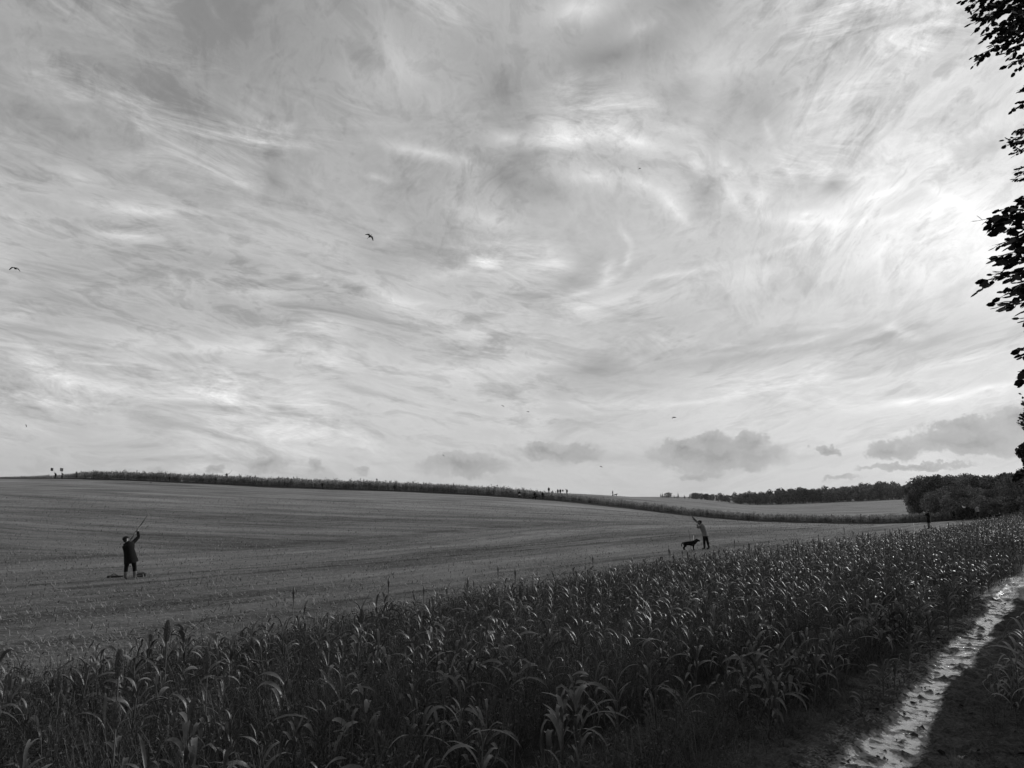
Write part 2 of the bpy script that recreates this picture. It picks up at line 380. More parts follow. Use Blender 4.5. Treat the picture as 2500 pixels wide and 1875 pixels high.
def field_material():
    m = bpy.data.materials.new('stubble_ground'); m.use_nodes = True
    T = NT(m.node_tree); b = T.n['Principled BSDF']
    tc = T.new('ShaderNodeTexCoord'); P = tc.outputs['Object']
    warp = T.vm('SUBTRACT', T.noise(P, .018, 3, .5, color=True), (.5, .5, .5))
    pw = T.vm('ADD', P, T.vm('MULTIPLY', warp, (9, 9, 0)))
    # drill rows run across the field; wheelings and patches between them
    sep9 = T.new('ShaderNodeSeparateXYZ'); T.l.new(P, sep9.inputs[0])
    vh = T.m('ADD', T.m('MULTIPLY', sep9.outputs[0], -math.cos(math.radians(38.5))), T.m('MULTIPLY', sep9.outputs[1], math.sin(math.radians(38.5))))
    head = T.smooth(T.m('ADD', vh, T.m('MULTIPLY', T.m('SUBTRACT', T.noise(P, .05, 2, .5), .5), 8.0)), 44, 50)      # 0 on the headland, 1 in the body of the field
    def rown(sc_, det, rg):
        a_ = T.noise(T.mapping(T.mapping(pw, rot=(0, 0, .28)), scale=sc_), 1.0, det, rg)
        b_ = T.noise(T.mapping(T.mapping(pw, rot=(0, 0, math.radians(-51.5))), scale=sc_), 1.0, det, rg)
        return T.m('ADD', T.m('MULTIPLY', a_, head), T.m('MULTIPLY', b_, T.m('SUBTRACT', 1.0, head)))
    rows = rown((.10, 1.25, .5), 5, .68)
    rows2 = rown((.02, .22, .2), 4, .6)
    fine = T.noise(T.mapping(P, scale=(1.2, 3.2, 2)), 2.1, 6, .72)
    clod = T.noise(P, .055, 4, .55)
    val = T.m('ADD', T.m('MULTIPLY', rows, .40), T.m('MULTIPLY', rows2, .42))
    val = T.m('ADD', val, T.m('MULTIPLY', fine, .42)); val = T.m('ADD', val, T.m('MULTIPLY', clod, .24))
    val = T.smooth(val, .58, .90)
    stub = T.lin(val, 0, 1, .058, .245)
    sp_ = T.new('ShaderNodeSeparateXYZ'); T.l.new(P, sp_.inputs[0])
    stub = T.m('MULTIPLY', stub, T.smooth(T.m('ADD', sp_.outputs[1], T.m('MULTIPLY', clod, 50)), 30, 190, .74, 1.25))  # grazing sun on the far field put into the colour: near darker, far paler
    sep0 = T.new('ShaderNodeSeparateXYZ'); T.l.new(P, sep0.inputs[0])
    v0 = T.m('ADD', T.m('MULTIPLY', sep0.outputs[0], -math.cos(math.radians(38.5))), T.m('MULTIPLY', sep0.outputs[1], math.sin(math.radians(38.5))))
    v0 = T.m('ADD', v0, T.m('MULTIPLY', T.m('SUBTRACT', T.noise(P, .12, 3, .6), .5), 2.2))
    for c_, w_, k_ in [(19.5, .5, .45), (21.9, .45, .55), (27.0, 1.6, 1.3), (31.5, .6, .45), (34, .5, .55), (40, 3.0, 1.3), (47.5, 2.2, .62)]:
        ln_ = T.smooth(T.m('ABSOLUTE', T.m('SUBTRACT', v0, c_)), w_, w_ * .3)
        ln_ = T.m('MULTIPLY', ln_, T.smooth(T.noise(P, .35, 3, .6), .35, .6))
        stub = T.m('MULTIPLY', stub, T.m('MULTIPLY_ADD', ln_, k_ - 1, 1.0))
    # sprayer wheelings in the body of the field, following the ridge
    wy = T.m('ADD', T.m('MULTIPLY', sep0.outputs[1], .96), T.m('MULTIPLY', sep0.outputs[0], .276))
    wy = T.m('ADD', wy, T.m('MULTIPLY', T.m('SUBTRACT', T.noise(P, .02, 2, .5), .5), 14.0))
    fr_ = T.m('ABSOLUTE', T.m('SUBTRACT', T.m('FRACT', T.m('DIVIDE', wy, 21.0)), .5))
    tw_ = T.m('MULTIPLY', T.m('SUBTRACT', 1.0, T.smooth(T.m('ABSOLUTE', T.m('SUBTRACT', fr_, .05)), .008, .03)), head)
    stub = T.m('MULTIPLY', stub, T.m('MULTIPLY_ADD', T.m('MULTIPLY', tw_, T.smooth(T.noise(P, .3, 3, .6), .3, .55)), -.34, 1.0))
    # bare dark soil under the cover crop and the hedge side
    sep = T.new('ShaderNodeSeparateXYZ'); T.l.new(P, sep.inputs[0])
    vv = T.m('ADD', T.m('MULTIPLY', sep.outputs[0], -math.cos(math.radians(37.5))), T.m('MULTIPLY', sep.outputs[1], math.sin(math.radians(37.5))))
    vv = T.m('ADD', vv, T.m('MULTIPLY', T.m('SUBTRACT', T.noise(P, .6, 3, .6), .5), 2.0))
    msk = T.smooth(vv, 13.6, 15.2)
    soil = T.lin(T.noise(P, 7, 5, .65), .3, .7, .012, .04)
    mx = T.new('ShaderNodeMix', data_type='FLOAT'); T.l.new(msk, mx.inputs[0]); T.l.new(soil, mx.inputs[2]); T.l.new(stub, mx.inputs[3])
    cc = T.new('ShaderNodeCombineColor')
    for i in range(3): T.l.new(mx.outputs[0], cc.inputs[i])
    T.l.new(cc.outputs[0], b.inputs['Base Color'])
    b.inputs['Roughness'].default_value = .95; b.inputs['Specular IOR Level'].default_value = .1
    bn = T.new('ShaderNodeBump'); bn.inputs['Strength'].default_value = .8; bn.inputs['Distance'].default_value = .15
    T.l.new(T.m('ADD', fine, rows), bn.inputs['Height']); T.l.new(bn.outputs[0], b.inputs['Normal'])
    return m


def mud_material():
    m = bpy.data.materials.new('wet_mud'); m.use_nodes = True
    T = NT(m.node_tree); b = T.n['Principled BSDF']
    tc = T.new('ShaderNodeTexCoord'); P = tc.outputs['Object']
    a = T.new('ShaderNodeAttribute', attribute_name='tone')            # 1 in the wheel rut, 0 on the verge
    n1 = T.noise(P, 2.2, 5, .6); n2 = T.noise(P, 11, 5, .65); n3 = T.noise(P, 45, 3, .6)
    n4 = T.noise(T.mapping(P, rot=(0, 0, .65), scale=(1.6, .7, 1)), 17, 4, .65)
    wet = T.smooth(T.m('ADD', T.m('MULTIPLY', a.outputs['Fac'], .80), T.m('ADD', T.m('MULTIPLY', T.m('SUBTRACT', n2, .5), 1.1), T.m('MULTIPLY', T.m('SUBTRACT', n4, .5), 1.5))), .48, .66)
    n5 = T.noise(P, 28, 6, .72)
    base = T.lin(T.m('ADD', T.m('MULTIPLY', n1, .3), T.m('MULTIPLY', n5, .7)), .38, .64, .006, .075)
    damp = T.smooth(T.m('ADD', a.outputs['Fac'], T.m('MULTIPLY', T.m('SUBTRACT', n5, .5), 1.3)), .12, .42)
    dark = T.m('MULTIPLY', base, T.lin(wet, 0, 1, 1.0, .7))
    cc = T.new('ShaderNodeCombineColor')
    for i in range(3): T.l.new(dark, cc.inputs[i])
    T.l.new(cc.outputs[0], b.inputs['Base Color'])
    T.l.new(T.m('MINIMUM', T.lin(wet, 0, 1, .9, .18), T.lin(damp, 0, 1, .9, .42)), b.inputs['Roughness'])
    T.l.new(T.m('MAXIMUM', T.lin(wet, 0, 1, .15, .9), T.lin(damp, 0, 1, .15, .55)), b.inputs['Specular IOR Level'])
    T.l.new(T.m('MULTIPLY', wet, .85), b.inputs['Coat Weight']); b.inputs['Coat Roughness'].default_value = .10; b.inputs['Coat IOR'].default_value = 2.1; b.inputs['IOR'].default_value = 1.8
    bn = T.new('ShaderNodeBump'); bn.inputs['Strength'].default_value = .8; bn.inputs['Distance'].default_value = .025
    T.l.new(T.m('ADD', T.noise(P, 20, 6, .7), T.m('MULTIPLY', n3, .35)), bn.inputs['Height'])
    T.l.new(bn.outputs[0], b.inputs['Normal'])
    b2 = T.new('ShaderNodeBump'); b2.inputs['Strength'].default_value = .07; b2.inputs['Distance'].default_value = .02
    T.l.new(T.noise(P, 14, 3, .5), b2.inputs['Height']); T.l.new(b2.outputs[0], b.inputs['Coat Normal'])
    return m


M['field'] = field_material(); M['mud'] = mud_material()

# ---------------------------------------------------------------- terrain
TA = math.radians(37.5)
U = np.array([math.sin(TA), math.cos(TA)]); V_ = np.array([-math.cos(TA), math.sin(TA)])


def slope(px, py):
    r = ray(px, py); return r[2] / math.hypot(r[0], r[1])


COLS = [  # azimuth column px : list of (distance, py)
    (-300, [(60, -3.3), (240, 1167), (255, 1165), (420, 1178), (1200, 1211)]),
    (0, [(60, -3.3), (240, 1167), (255, 1165), (420, 1178), (1200, 1211)]),
    (150, [(60, -3.3), (236, 1168), (250, 1165), (400, 1178), (1200, 1211)]),
    (300, [(60, -3.3), (225, 1172), (245, 1168), (400, 1180), (1200, 1211)]),
    (600, [(60, -3.3), (210, 1185), (230, 1180), (400, 1195), (1200, 1211)]),
    (900, [(60, -3.28), (197, 1197), (215, 1192), (400, 1200), (1200, 1212)]),
    (1200, [(60, -3.28), (185, 1211), (200, 1206), (260, 1200), (1200, 1213)]),
    (1386, [(60, -3.22), (172, 1225), (184, 1220), (262, 1203.5), (1200, 1213)]),
    (1500, [(60, -3.22), (165, 1236), (177, 1231), (265, 1210), (1200, 1213)]),
    (1600, [(60, -3.18), (158, 1247), (170, 1242), (270, 1217), (1200, 1213)]),
    (1700, [(60, -3.12), (152, 1259), (164, 1254), (280, 1226), (1200, 1213)]),
    (1823, [(60, -3.08), (145, 1272), (157, 1267), (310, 1238.5), (430, 1238.5), (1200, 1208)]),
    (1950, [(60, -3.05), (138, 1278), (150, 1273), (300, 1246), (450, 1231.5), (1200, 1206)]),
    (2130, [(60, -3.0), (82, -3.05), (130, 1281), (142, 1276), (300, 1240), (450, 1223), (1200, 1204)]),
    (2240, [(60, -2.85), (88, -2.80), (125, 1276), (137, 1271), (300, 1236), (450, 1217), (1200, 1202)]),
    (2380, [(60, -2.75), (88, -2.7), (122, 1266), (134, 1262), (300, 1236), (450, 1215), (1200, 1202)]),
    (2600, [(60, -2.7), (122, 1254), (134, 1252), (300, 1236), (450, 1215), (1200, 1202)]),
]
DG = np.concatenate([[0, 20, 40], np.geomspace(60, 3200, 150)])
AZC, ZT = [], []
for px, kn in COLS:
    az = math.atan2(ray(px, 1215)[0], ray(px, 1215)[1]); AZC.append(math.degrees(az))
    ds = [0]; zs = [kn[0][1]]
    for i, (dd, y) in enumerate(kn):
        ds.append(dd); zs.append(y if y < 100 else slope(px, y) * dd)
    ds += [3200]; zs += [-4.0]
    ZT.append(np.interp(DG, ds, zs))
ZT = np.array(ZT); AZC = np.array(AZC)
AZG = np.arange(-180, 181, 1.0)
ZG = np.zeros((len(AZG), len(DG)))
for j in range(len(DG)):
    xa = np.concatenate([[-180, -80], AZC, [80, 180]])
    zz = np.concatenate([[-3.0, ZT[0, j]], ZT[:, j], [ZT[-1, j], -3.0]])
    ZG[:, j] = np.interp(AZG, xa, zz)
k = np.exp(-np.arange(-3, 4) ** 2 / 2.5); k /= k.sum()
ZG = np.apply_along_axis(lambda r: np.convolve(np.concatenate([r[:3][::-1], r, r[-3:][::-1]]), k, 'valid'), 0, ZG)


def sstep(x): x = np.clip(x, 0, 1); return x * x * (3 - 2 * x)


def edge_v(u): return np.interp(u, [-20, 5, 18, 30, 37, 48, 64, 80, 130], [12.5, 13.0, 14.2, 14.7, 15.2, 14.5, 12.2, 11.6, 11.6])


def H(x, y):
    """ground height (absolute) at world x, y"""
    x = np.asarray(x, float); y = np.asarray(y, float)
    d = np.hypot(x, y); az = np.degrees(np.arctan2(x, y))
    v = x * V_[0] + y * V_[1]
    zn = np.interp(v, [-8, 0, 4, 13, 20, 33], [-2.45, -2.6, -2.6, -3.0, -3.12, -3.32])
    ai = np.clip((az + 180), 0, 359.999); a0 = ai.astype(int); af = ai - a0
    di = np.interp(d, DG, np.arange(len(DG))); d0 = np.minimum(di.astype(int), len(DG) - 2); df = di - d0
    zf = (ZG[a0, d0] * (1 - af) + ZG[a0 + 1, d0] * af) * (1 - df) + (ZG[a0, d0 + 1] * (1 - af) + ZG[a0 + 1, d0 + 1] * af) * df
    w = sstep((d - 30) / 35)
    und = (np.sin(x * .11 + 1.3) * np.cos(y * .083) + np.sin(x * .047 - y * .06)) * .10 * sstep((d - 40) / 60) * (1 - sstep((d - 170) / 80))
    return zn * (1 - w) + zf * w + und + ZC


def h1(x, y): return float(H(x, y))


def at(px, dist):
    """ground point on the bearing of photo column px at a distance"""
    r = ray(px, 1215); n = math.hypot(r[0], r[1])
    x, y = r[0] / n * dist, r[1] / n * dist
    return x, y, h1(x, y)


def up(px, py, dist):
    r = ray(px, py); n = math.hypot(r[0], r[1])
    return np.array([r[0] / n * dist, r[1] / n * dist, r[2] / n * dist + ZC])


def px_of(P):
    """photo pixel of world points (n,3) - used only to prune growth that never reached the open sky"""
    x, y, z = P[:, 0], P[:, 1], P[:, 2] - ZC
    fw = y * math.cos(PITCH) + z * math.sin(PITCH); uu = -y * math.sin(PITCH) + z * math.cos(PITCH)
    fw = np.where(np.abs(fw) < 1e-6, 1e-6, fw)
    return 1250 + F * x / fw, 937.5 - F * uu / fw, fw


def uv(u_, v_):
    return u_ * U[0] + v_ * V_[0], u_ * U[1] + v_ * V_[1]


def make_ground():
    azs = np.concatenate([np.arange(-180, -45, 3.0), np.arange(-45, 50, .35), np.arange(50, 180, 3.0)])
    rs = np.concatenate([[0.0], np.geomspace(1.5, 3200, 320)])
    A, R = np.meshgrid(np.radians(azs), rs, indexing='ij')
    X = R * np.sin(A); Y = R * np.cos(A); Z = H(X, Y)
    # clods and furrows on the open field
    v = X * V_[0] + Y * V_[1]
    bump = (np.sin(X * 2.9 + np.sin(Y * 1.7) * 2) * np.sin(Y * 4.1 + np.sin(X * 1.3) * 2)) * .018
    Z = Z + bump * sstep((v - 13) / 3) * (R < 120)
    # the trodden muddy lane is sunk under its own surface sheet
    u = X * U[0] + Y * U[1]
    n, m_ = A.shape
    vs = np.stack([X, Y, Z], -1).reshape(-1, 3)
    i = np.arange(n); j = np.arange(m_ - 1); I, J = np.meshgrid(i, j, indexing='ij')
    I2 = (I + 1) % n
    f = np.stack([I * m_ + J, I * m_ + J + 1, I2 * m_ + J + 1, I2 * m_ + J], -1).reshape(-1, 4)
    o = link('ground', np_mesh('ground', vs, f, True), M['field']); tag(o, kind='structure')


def rut_v(u): return 2.20 + .038 * (u - 8.5) + .035 * np.sin(u * .55) + .03 * np.sin(u * 1.7)


def make_track():
    us = np.concatenate([np.arange(5, 24, .045), np.arange(24, 70, .18)]); vs_ = np.arange(-1.6, 4.6, .05)
    Ug, Vg = np.meshgrid(us, vs_, indexing='ij')
    X, Y = uv(Ug, Vg); Z = H(X, Y)
    w = .225 + .045 * np.sin(Ug * .9) + .04 * np.sin(Ug * 2.3)
    dv = np.abs(Vg - rut_v(Ug)) / w
    mask = 1 - sstep((dv - .55) / .75)
    r = np.random.default_rng(3).normal(size=Ug.shape)
    for _ in range(2): r = (r + np.roll(r, 1, 0) + np.roll(r, -1, 0) + np.roll(r, 1, 1) + np.roll(r, -1, 1)) / 5
    lump = np.sin(X * 5.3 + 2 * np.sin(Y * 3.1)) * np.sin(Y * 4.7 + 2 * np.sin(X * 2.9)) * .5
    r2 = np.random.default_rng(5).normal(size=Ug.shape)
    for _ in range(7): r2 = (r2 + np.roll(r2, 1, 0) + np.roll(r2, -1, 0) + np.roll(r2, 1, 1) + np.roll(r2, -1, 1)) / 5
    r3 = np.random.default_rng(6).normal(size=Ug.shape); r3 = (r3 * 2 + np.roll(r3, 1, 0) + np.roll(r3, -1, 0) + np.roll(r3, 1, 1) + np.roll(r3, -1, 1)) / 6
    relief = .03 + (1 - mask) * (.022 * lump + .07 * r + .03 + .022 * r3) + mask * (np.maximum(0, r2 - .16) * .10 + np.maximum(0, r3 - .45) * .05 + np.maximum(0, r - .30) * .05)
    clod = np.clip((r2 - .17) * 7, 0, 1) + np.clip((r3 - .52) * 3, 0, 1) + np.clip((r - .34) * 4, 0, 1)
    edge = np.minimum(1, np.minimum((Vg + 1.6) / .4, (4.6 - Vg) / .4))
    Z = Z + .02 + relief * edge
    # broader damp margin on the left of the rut
    wet = np.clip(mask + .24 * (1 - sstep((np.abs(Vg - rut_v(Ug) - .28) - .20) / .40)), 0, 1) * (1 - .8 * np.clip(clod, 0, 1))
    n, m_ = Ug.shape
    I, J = np.meshgrid(np.arange(n - 1), np.arange(m_ - 1), indexing='ij')
    f = np.stack([I * m_ + J, (I + 1) * m_ + J, (I + 1) * m_ + J + 1, I * m_ + J + 1], -1).reshape(-1, 4)
    o = link('track', np_mesh('track', np.stack([X, Y, Z], -1).reshape(-1, 3), f, True, wet.ravel()), M['mud'])
    tag(o, kind='structure')


make_ground(); make_track()

# ---------------------------------------------------------------- people, dogs, guns
def skin_mesh(name, joints, edges, sub=1, root=0):
    """joints: list of ((x,y,z), r); returns baked mesh"""
    me = bpy.data.meshes.new(name + '_rig')
    bm = bmesh.new(); lay = bm.verts.layers.skin.verify()
    vs = []
    for i, (p, r) in enumerate(joints):
        v = bm.verts.new(p); rr = r if isinstance(r, (tuple, list)) else (r, r)
        v[lay].radius = rr; v[lay].use_root = (i == root); vs.append(v)
    for a, b in edges: bm.edges.new((vs[a], vs[b]))
    bm.to_mesh(me); bm.free()
    o = bpy.data.objects.new(name + '_rig', me); COL.objects.link(o)
    sk = o.modifiers.new('skin', 'SKIN'); sk.branch_smoothing = .6; sk.use_smooth_shade = True
    sb = o.modifiers.new('sub', 'SUBSURF'); sb.levels = sub; sb.render_levels = sub
    dg = bpy.context.evaluated_depsgraph_get()
    out = bpy.data.meshes.new_from_object(o.evaluated_get(dg)); out.name = name
    bpy.data.objects.remove(o); bpy.data.meshes.remove(me)
    return out


def lerp(a, b, t): return tuple(a[i] * (1 - t) + b[i] * t for i in range(3))


def addv(a, b): return tuple(a[i] + b[i] for i in range(3))


BASE = dict(pelvis=(0, 0, .93), waist=(0, 0, 1.10), chest=(0, 0, 1.30), neck=(0, 0, 1.48), head=(0, .02, 1.58), crown=(0, .01, 1.70),
            sl=(-.19, 0, 1.42), sr=(.19, 0, 1.42), el=(-.25, 0, 1.14), er=(.25, 0, 1.14), wl=(-.26, .08, .90), wr=(.26, .08, .90),
            hl=(-.10, 0, .90), hr=(.10, 0, .90), kl=(-.12, .03, .50), kr=(.12, .03, .50), al=(-.13, 0, .09), ar=(.13, 0, .09),
            tl=(-.15, .17, .04), tr=(.15, .17, .04), face=(0, 1, 0))


def person(name, loc, pose, label, mats, rz=0, scale=1.0, coat='jacket', hat='cap', group=None, bulk=1.0, fingers=False, skirt=.12, lod=1, grip=None):
    J = dict(BASE); J.update(pose)
    root = empty('person', loc, rz); root.scale = (scale,) * 3
    tag(root, label, 'person', group)
    fwd = Vector(J['face']).normalized()
    hd = Vector(J['head']); nose = tuple(hd + fwd * .105)
    jl = [(J['pelvis'], .125), (J['waist'], .115), (J['chest'], .135), (J['neck'], .068), (J['head'], .105), (J['crown'], .082),
          (J['sl'], .062), (J['el'], .045), (J['wl'], .030), (J['sr'], .062), (J['er'], .045), (J['wr'], .030),
          (J['hl'], .095), (J['kl'], .06), (J['al'], .042), (J['tl'], .035), (J['hr'], .095), (J['kr'], .06), (J['ar'], .042), (J['tr'], .035),
          (nose, .014)]
    ed = [(0, 1), (1, 2), (2, 3), (3, 4), (4, 5), (2, 6), (6, 7), (7, 8), (2, 9), (9, 10), (10, 11), (0, 12), (12, 13), (13, 14), (14, 15), (0, 16), (16, 17), (17, 18), (18, 19), (4, 20)]
    for side, w, e in (('l', 8, 7), ('r', 11, 10)):
        wp = Vector(jl[w][0]); dr = (wp - Vector(jl[e][0])).normalized()
        palm = wp + dr * .075; jl.append((tuple(palm), .034)); pi = len(jl) - 1; ed.append((w, pi))
        if fingers:
            ref = Vector((0, 0, 1)) if abs(dr.z) < .8 else Vector((1, 0, 0))
            s_ = dr.cross(ref).normalized(); nn = dr.cross(s_).normalized()
            for kf in range(4):
                ln = (.075, .088, .082, .062)[kf]
                b0 = palm + dr * .03 + s_ * (kf - 1.5) * .021
                b1 = b0 + dr * ln * .5 + nn * .012; b2 = b1 + dr * ln * .28 + nn * .034
                i0 = len(jl); jl += [(tuple(b0), .0095), (tuple(b1), .0085), (tuple(b2), .0075)]
                ed += [(pi, i0), (i0, i0 + 1), (i0 + 1, i0 + 2)]
            t0 = wp + dr * .05 + s_ * -.045; t1 = t0 + dr * .035 + nn * .03 - s_ * .012
            i0 = len(jl); jl += [(tuple(t0), .011), (tuple(t1), .009)]; ed += [(pi, i0), (i0, i0 + 1)]
        else:
            tip = palm + dr * .07; i0 = len(jl); jl.append((tuple(tip), .022)); ed.append((pi, i0))
    body = link('body', skin_mesh('body', jl, ed, lod), M[mats.get('skin', 'skin')], root)
    # coat: torso, sleeves and a skirt that hangs below the hips
    pelv, wst, cst, nck = (Vector(J[k_]) for k_ in ('pelvis', 'waist', 'chest', 'neck'))
    hemc = (Vector(J['hl']) + Vector(J['hr'])) * .5; hemc = pelv.lerp(hemc, .6) + Vector((J.get('hemx', 0), J.get('hemy', 0), -skirt))
    S = (Vector(J['sr']) - Vector(J['sl'])).normalized(); Sh = (Vector(J['hr']) - Vector(J['hl'])).normalized()
    shm = (Vector(J['sr']) + Vector(J['sl'])) * .5
    wid = (Vector(J['sr']) - Vector(J['sl'])).length * .5
    rings = [(hemc, .262, .185, Sh), (pelv.lerp(hemc, .4), .245, .18, Sh), (pelv, .228, .17, Sh), (wst, .212, .16, (S + Sh).normalized()), (wst.lerp(cst, .55), .205, .155, S), (cst.lerp(shm, .4), .24, .165, S),
             (shm + (nck - shm) * .15, max(.18, wid * 1.14), .14, S), (shm.lerp(nck, .62), .105, .095, S), (nck.lerp(Vector(J['head']), .22), .078, .080, S), (nck.lerp(Vector(J['head']), .30), .03, .03, S)]
    g = Geo(); NN = 16; vv = []
    for i, (c, rx_, ry_, sd_) in enumerate(rings):
        A = (rings[min(i + 1, len(rings) - 1)][0] - rings[max(i - 1, 0)][0]).normalized()
        e1 = (sd_ - A * sd_.dot(A)).normalized(); e2 = A.cross(e1)
        for k_ in range(NN):
            th = k_ / NN * 2 * math.pi; wob = 1 + (.05 * math.sin(th * 5 + i) if i < 3 else .02 * math.sin(th * 3 + i * 2))
            vv.append(tuple(c + e1 * math.cos(th) * rx_ * wob * (bulk if i < 7 else 1) + e2 * math.sin(th) * ry_ * wob * (bulk if i < 7 else 1)))
    g.add(vv, [(i * NN + k_, i * NN + (k_ + 1) % NN, (i + 1) * NN + (k_ + 1) % NN, (i + 1) * NN + k_) for i in range(len(rings) - 1) for k_ in range(NN)])
    for q in 'lr':
        a0 = Vector(J['s' + q]); a1 = Vector(J['e' + q]); a2 = Vector(lerp(J['e' + q], J['w' + q], .93)); inn = a0.lerp(shm, .35)
        g.tube([inn, a0, a0.lerp(a1, .5), a1 - (a1 - a0) * .08, a1 + (a2 - a1) * .08, a1.lerp(a2, .55), a2], [.085, .088, .076, .066, .066, .056, .050], 10)
    link(coat, g.mesh(coat, True), M[mats['coat']], root)
    g = Geo()
    for q in 'lr':
        h0 = Vector(J['h' + q]); k0 = Vector(J['k' + q]); a0 = Vector(J['a' + q])
        g.tube([h0.lerp(pelv, .5) + Vector((0, 0, .03)), h0, h0.lerp(k0, .5), k0 + (h0 - k0) * .08, k0 + (a0 - k0) * .08, k0.lerp(a0, .42), k0.lerp(a0, .50)], [.125, .122, .102, .085, .082, .078, .062], 10)
    link('trousers', g.mesh('trousers', True), M[mats['legs']], root)
    for s in 'lr':
        bj = [(lerp(J['k' + s], J['a' + s], .30), .084), (lerp(J['k' + s], J['a' + s], .6), .08), (J['a' + s], .062), (J['t' + s], .052)]
        link('boot', skin_mesh('boot', bj, [(0, 1), (1, 2), (2, 3)], lod), M[mats['boots']], root)
    # cap: dome and peak following the tilt of the head
    hz = (Vector(J['crown']) - Vector(J['head'])).normalized(); hy = (fwd - hz * fwd.dot(hz)).normalized(); hx = hy.cross(hz)
    R = Matrix((hx, hy, hz)).transposed()
    bm = bmesh.new(); bmesh.ops.create_uvsphere(bm, u_segments=12, v_segments=8, radius=1)
    for v in bm.verts: v.co = Vector(J['head']) + R @ Vector((v.co.x * .088, v.co.y * .085 - .032, v.co.z * .115 + .022))
    me = bpy.data.meshes.new('hair'); bm.to_mesh(me); bm.free()
    for p in me.polygons: p.use_smooth = True
    link('hair', me, M['boot_dark'], root)
    c0 = Vector(J['head']) + hz * .06
    bm = bmesh.new(); bmesh.ops.create_uvsphere(bm, u_segments=12, v_segments=8, radius=1)
    for v in bm.verts:
        p = v.co.copy()
        if p.z < 0: p.z *= .12
        if hat == 'cap': q = Vector((p.x * .112, p.y * .135 + .005, p.z * .085))
        elif hat == 'hood': q = Vector((p.x * .12, p.y * .13 - .01, p.z * .10))
        else:
            q = Vector((p.x * .10, p.y * .12, p.z * .10))
        v.co = c0 + R @ q
    if hat in ('cap', 'brim'):
        ring = []
        nseg = 16
        for kk in range(nseg):
            th = kk / nseg * 2 * math.pi
            if hat == 'brim': q = Vector((math.cos(th) * .165, math.sin(th) * .19, -.004))
            else:
                q = Vector((math.cos(th) * .085, .08 + math.sin(th) * .095, .004 - max(0, math.sin(th)) * .015))
            ring.append(q)
        for dz in (0, .012):
            pass
        top = [bm.verts.new(c0 + R @ (q + Vector((0, 0, .006)))) for q in ring]; bot = [bm.verts.new(c0 + R @ (q - Vector((0, 0, .006)))) for q in ring]
        bm.faces.new(top); bm.faces.new(bot[::-1])
        for kk in range(nseg): bm.faces.new((top[kk], bot[kk], bot[(kk + 1) % nseg], top[(kk + 1) % nseg]))
    me = bpy.data.meshes.new('hat'); bm.to_mesh(me); bm.free()
    for p in me.polygons: p.use_smooth = True
    link({'cap': 'flat_cap', 'brim': 'brimmed_hat', 'hood': 'woolly_hat'}[hat], me, M[mats.get('hat', mats['coat'])], root)
    return root


def shotgun(butt, muzzle, label):
    """side by side: barrels, action, stock, guard; local to the butt"""
    b = Vector(butt); m = Vector(muzzle); L = (m - b).length; a = (m - b).normalized()
    side = a.cross(Vector((0, 0, 1))).normalized(); dn = a.cross(side).normalized()
    if dn.z > 0: dn = -dn
    root = empty('shotgun', butt); tag(root, label, 'shotgun')
    z = Vector((0, 0, 0))
    g = Geo()
    for sgn in (-1, 1):
        g.tube([a * L * .36 + side * sgn * .012, a * L * .7 + side * sgn * .012, a * L + side * sgn * .012], [.020, .019, .018], 8)
    g.tube([a * L * .36 - dn * .012, a * L - dn * .012], [.004, .004], 4)
    link('barrels', g.mesh('barrels', True), M['steel'], root)
    g = Geo(); g.tube([a * L * .27, a * L * .32, a * L * .40], [.022, .028, .024], 8); link('action', g.mesh('action', True), M['steel'], root)
    g = Geo(); g.tube([z + dn * .035, a * L * .03 + dn * .033, a * L * .16 + dn * .02, a * L * .28], [.046, .044, .026, .020], 8)
    link('stock', g.mesh('stock', True), M['walnut'], root)
    g = Geo(); g.tube([a * L * .40 + dn * .018, a * L * .50 + dn * .018, a * L * .60 + dn * .012], [.020, .021, .012], 8); link('fore_end', g.mesh('fore_end', True), M['walnut'], root)
    g = Geo(); g.tube([a * L * .26 + dn * .02, a * L * .27 + dn * .06, a * L * .31 + dn * .06, a * L * .33 + dn * .02], [.004] * 4, 4)
    link('trigger_guard', g.mesh('trigger_guard', True), M['steel'], root)
    return root


